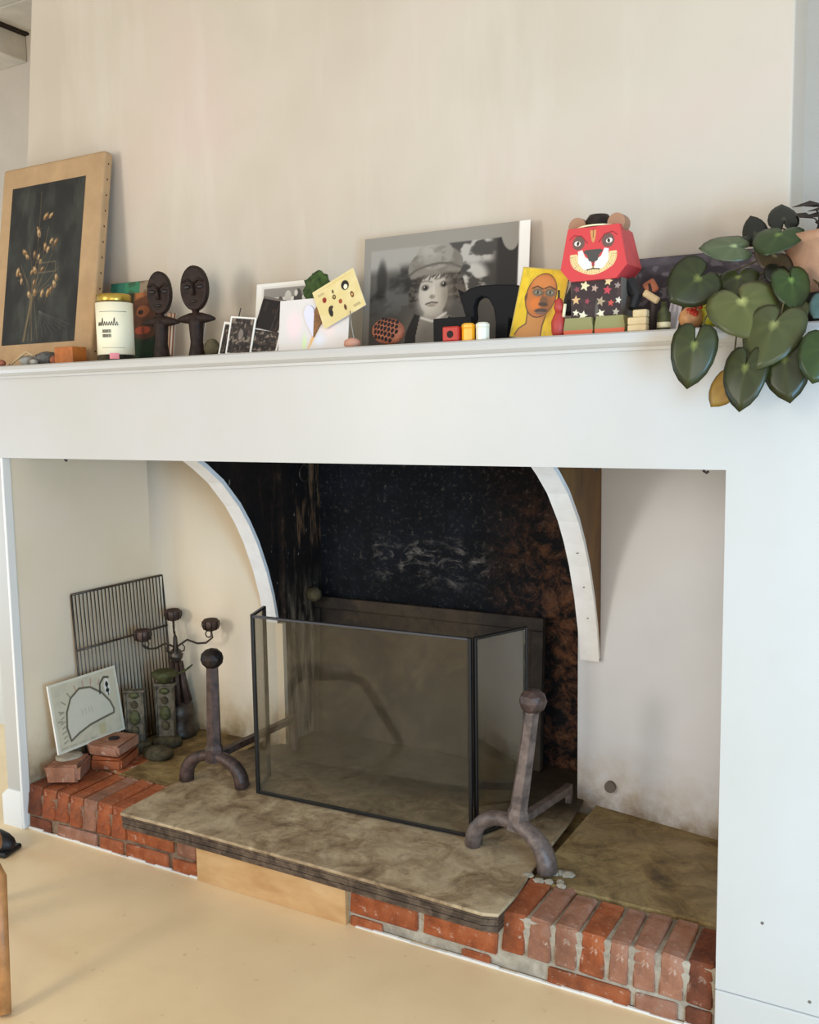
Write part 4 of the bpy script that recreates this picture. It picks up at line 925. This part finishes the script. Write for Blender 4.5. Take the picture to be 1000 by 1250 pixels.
# wooden building blocks stack
for i, (dx, z0, hh, ww, lab) in enumerate(((0, 0, .0145, .042, 'lowest flat pale wooden block of the little stack by the lion'), (0, .0147, .016, .042, 'middle pale wooden block of the little stack by the lion'), (.006, .0309, .016, .031, 'top rounded pale wooden block of the little stack by the lion'))):
    o = MB().box(-ww/2, ww/2, -.012, .012, 0, hh, bev=.002).build('wooden_block', 'wood_pale', None, label=lab, cat='block', group='stacked pale wooden blocks'); o.location = (-.193+dx, -.008, SZ+z0)
# tools / cork in front of the dark card
t = empty('toy_bird', (-.178, .05, SZ), 'small brown wooden toy with pale wing beside the lion', 'toy')
MB().tube([(0, 0, 0), (.004, 0, .06), (-.006, 0, .11)], [.010, .008, .006], 8).build('stem', 'dark_twig', t)
MB().box(-.022, .018, -.006, .006, 0, .016, bev=.003, M=Matrix.Translation((-.004, -.004, .072)) @ Matrix.Rotation(.6, 4, 'Y')).build('wing', 'wood_pale', t)
MB().box(-.012, .016, -.005, .005, 0, .03, bev=.003, M=Matrix.Translation((.002, .0, .088)) @ Matrix.Rotation(-.5, 4, 'Y')).build('tail', 'clay_pink', t)
t = empty('olive_bottle', (-.146, .03, SZ), 'tiny olive glass bottle in front of the dark postcard', 'bottle')
MB().lathe([(.014, 0), (.015, .004), (.015, .04), (.007, .052), (.007, .065)], 12).build('glass', 'cast_green', t); MB().lathe([(.0155, .008), (.0155, .02)], 12).build('label', 'lion_cream', t)
cv = Cv(110, 70, .30, .195, '3c3438'); n1 = fbm(cv.U, cv.V, 7, 71); cv.put(ss(.45, .65, n1), '564d50', .8); cv.put(ss(.58, .7, fbm(cv.U, cv.V, 14, 72)), '857c7c', .7); cv.put(cv.rect(0, 1, .90, 1, .03), '6a6266', .8)
card('dark_photograph', 'wide dark grey photograph leaning behind the lion and plant', 'photograph', (-.105, .225, SZ), .33, .197, cv, lean=.10, edge='black_edge')
cv = Cv(30, 40, .1, .11, 'cfcbd2')
for i, (x, ya, lab) in enumerate(((-.142, -1.02, 'white folded greeting card seen edge-on left of the fruit'), (-.128, -1.12, 'greyish card leaning just behind the white folded card'))):
    card('greeting_card', lab, 'card', (x, .07+i*.012, SZ), .085, .118-i*.02, Cv(30, 40, .1, .11, 'd5d2d8' if i == 0 else 'b5aeb2'), lean=.20, yaw=ya, th=.0025, edge='paper_white', group='greeting cards by the fruit')
# dried pomegranate, lemon
t = empty('dried_pomegranate', (-.088, .035, SZ), 'split orange fruit with red crumbly inside below the leaves', 'fruit')
MB().ball((0, 0, .026), .028, .026, .026, 2, True, .03).build('skin', 'pome_skin', t)
for i in range(12): MB().ball((.010+random.uniform(-.014, .014), -.017+random.uniform(-.006, .004), .036+random.uniform(-.010, .012)), .0055, .0055, .005, 1).build('seed', 'red_seed', t)
t = empty('yellow_gourd', (-.052, .055, SZ), 'small bumpy yellow gourd behind the split fruit', 'fruit')
MB().ball((0, 0, .034), .024, .024, .034, 2, True, .03).build('skin', 'lemon', t); MB().tube([(0, 0, .066), (.003, 0, .076)], .003, 6).build('stalk', 'stem', t)
o = MB().ball((0, 0, .032), .020, .02, .032, 2, True, .03).build('yellow_gourd', 'lemon', None, label='second small yellow gourd half hidden behind the greeting card', cat='fruit'); o.location = (-.098, .09, SZ)

# ------------------------------------------------------------------ potted plant
t = empty('potted_begonia', (.225, .13, SZ), 'trailing begonia with round glossy leaves in a tan pot at the right', 'plant')
loc = Vector(t.location)
MB().lathe([(.085, 0), (.10, .004), (.116, .06), (.116, .064)], 28).build('saucer', 'black_edge', t)
MB().lathe([(.09, .03), (.10, .05), (.125, .12), (.135, .165), (.140, .168), (.140, .186), (.128, .186), (.124, .172), (.0, .168)], 32).build('pot', 'pot_tan', t)
MB().lathe([(.124, .165), (.125, .176), (.06, .182), (.0, .180)], 24).build('soil', 'soil', t)
LEAVES = [
('g1',(-0.061,-0.020,1.722),(-0.113,-0.050,1.673),0.103,0), ('g2',(-0.001,0.050,1.792),(-0.070,0.020,1.793),0.075,.45),
('dk',(0.032,0.100,1.822),(0.017,0.120,1.867),0.049,0), ('g3',(0.089,0.040,1.806),(0.069,0.000,1.762),0.097,0),
('dk',(0.090,0.100,1.846),(0.081,0.130,1.888),0.058,0), ('g1',(0.011,0.030,1.724),(0.014,0.000,1.679),0.077,0),
('g1',(-0.031,0.060,1.720),(-0.048,0.030,1.683),0.057,0), ('y1',(0.034,-0.050,1.665),(0.079,-0.090,1.585),0.129,0),
('y2',(0.104,-0.090,1.611),(0.077,-0.130,1.522),0.112,0), ('g3',(0.124,-0.020,1.704),(0.140,-0.050,1.640),0.069,0),
('g1',(-0.047,-0.110,1.577),(-0.059,-0.120,1.486),0.084,0), ('g1',(0.056,-0.120,1.527),(0.047,-0.140,1.439),0.080,0),
('oc',(0.019,-0.090,1.496),(-0.015,-0.100,1.449),0.056,0), ('g1',(0.127,-0.110,1.544),(0.142,-0.130,1.454),0.086,0),
('g3',(0.201,-0.130,1.557),(0.185,-0.150,1.490),0.078,0), ('bl',(0.195,-0.070,1.650),(0.177,-0.090,1.618),0.048,0),
('br',(0.079,0.060,1.766),(0.057,0.040,1.741),0.082,0), ('dk',(0.086,0.040,1.732),(0.076,0.030,1.706),0.044,0),
('y3',(0.132,0.000,1.651),(0.128,-0.010,1.617),0.052,0), ('dk',(0.017,0.080,1.811),(-0.002,0.070,1.802),0.013,0)]
COL = dict(g1=('282d10', '4d5222'), g2=('4d5638', '6f7750'), g3=('2a3f16', '50662a'), dk=('1c1d12', '2b2a18'), y1=('5c6130', '85854a'), y2=('474f2a', '696d3e'), oc=('8a6a26', 'b08a3a'), bl=('3a5450', '58736c'), br=('4a3a26', '5c4a30'), y3=('5a5528', '77703a'))
half = [(0, -1), (.09, -.93), (.24, -.82), (.40, -.62), (.51, -.36), (.56, -.05), (.54, .18), (.45, .36), (.31, .46), (.16, .47), (.055, .38), (.008, .14)]
outl = half+[(-a, b) for a, b in reversed(half[1:])]
camv = Vector((.405, -2.11, 1.45))
for i, (k, P, T, wd, tilt) in enumerate(LEAVES):
    P = Vector(P); T = Vector(T); ax = (T-P); L_ = ax.length; ax.normalize()
    # outward facing normal: up and towards the room, each leaf turned a little differently
    Nn = Vector((random.uniform(-.25, .45), -1.0, .35+random.uniform(-.2, .3)+tilt)); Nn = (Nn-ax*Nn.dot(ax)).normalized(); sd = ax.cross(Nn).normalized()
    rings = 5; vs_ = [P-loc]; cols = []; c0, c1 = rgb(COL[k][0]), rgb(COL[k][1]); tone = random.uniform(.9, 1.1)
    n_ = len(outl)
    cols.append((c1*1.25+.06)*tone)
    for r in range(1, rings+1):
        s_ = r/rings
        for j, (a, b) in enumerate(outl):
            ang = math.atan2(a, -b); vein = (.5+.5*math.cos(ang*7))**3
            dz = -.10*L_*s_*s_+.012*L_*vein*s_+.02*L_*math.sin(ang*3+i)*s_*s_
            q = P+ax*(-b)*L_*s_+sd*a*wd*s_+Nn*dz; vs_.append(q-loc)
            mixv = .25+.45*vein*(1-s_*.7)+random.uniform(-.06, .06); col = c0*(1-mixv)+c1*mixv
            if r == rings: col = col*.8
            cols.append(np.clip(col*tone*.86, 0, 1))
    fs_ = [(0, 1+j, 1+(j+1) % n_) for j in range(n_)]
    for r in range(rings-1):
        for j in range(n_): fs_.append((1+r*n_+j, 1+(r+1)*n_+j, 1+(r+1)*n_+(j+1) % n_, 1+r*n_+(j+1) % n_))
    g = MB(); g.add(vs_, fs_, True); o = g.build('leaf', 'leaf', t)
    cc = np.array(cols); cc = np.where(cc <= .04045, cc/12.92, ((cc+.055)/1.055)**2.4)
    at = o.data.color_attributes.new('Col', 'FLOAT_COLOR', 'POINT'); at.data.foreach_set('color', np.concatenate([cc, np.ones((len(cc), 1))], 1).ravel())
    sm = o.modifiers.new('solid', 'SOLIDIFY'); sm.thickness = .0009; sm.offset = 0
    # leaf stalk back to the soil
    root = Vector((.16+random.uniform(-.03, .04), .10+random.uniform(-.02, .04), SZ+.178)); b0 = P-Nn*.025
    if P.z < SZ+.02:
        pth = [P, b0, Vector((P.x+.01, -.05, max(P.z+.04, SZ+.02))), Vector((P.x*.6+.06, .02, SZ+.07)), Vector((.10, .09, SZ+.15)), root]
    else: pth = [P, b0, b0.lerp(root, .3)+Vector((0, .03, 0)), b0.lerp(root, .7)+Vector((0, .02, .005)), root]
    MB().tube([q-loc for q in pth], .0018, 6).build('leaf_stalk', 'stem', t)
# dark upright sprigs behind
for i in range(16):
    a = random.uniform(0, 6.28); r = random.uniform(0, .07); p0 = Vector((-.045+r*math.cos(a)*.6, r*math.sin(a), .178)); p1 = p0+Vector((random.uniform(-.03, .03), random.uniform(-.03, .03), random.uniform(.03, .075)))
    MB().tube([p0, p0.lerp(p1, .5)+Vector((.005, 0, .01)), p1], [.003, .0025, .0015], 5).build('sprig', 'dark_twig', t)
    d = Vector((random.choice((-1, 1)), random.uniform(-.3, .3), random.uniform(-.1, .35))).normalized(); L_ = .055; sd = d.cross(Vector((0, -.6, 1))).normalized(); g = MB()
    g.add([p1, p1+d*L_*.35+sd*.014+Vector((0, 0, .004)), p1+d*L_, p1+d*L_*.35-sd*.014+Vector((0, 0, .004)), p1+d*L_*.35], [(0, 1, 4), (1, 2, 4), (2, 3, 4), (3, 0, 4)], True); o = g.build('dark_leaf', 'dark_twig', t)
    sm = o.modifiers.new('solid', 'SOLIDIFY'); sm.thickness = .001
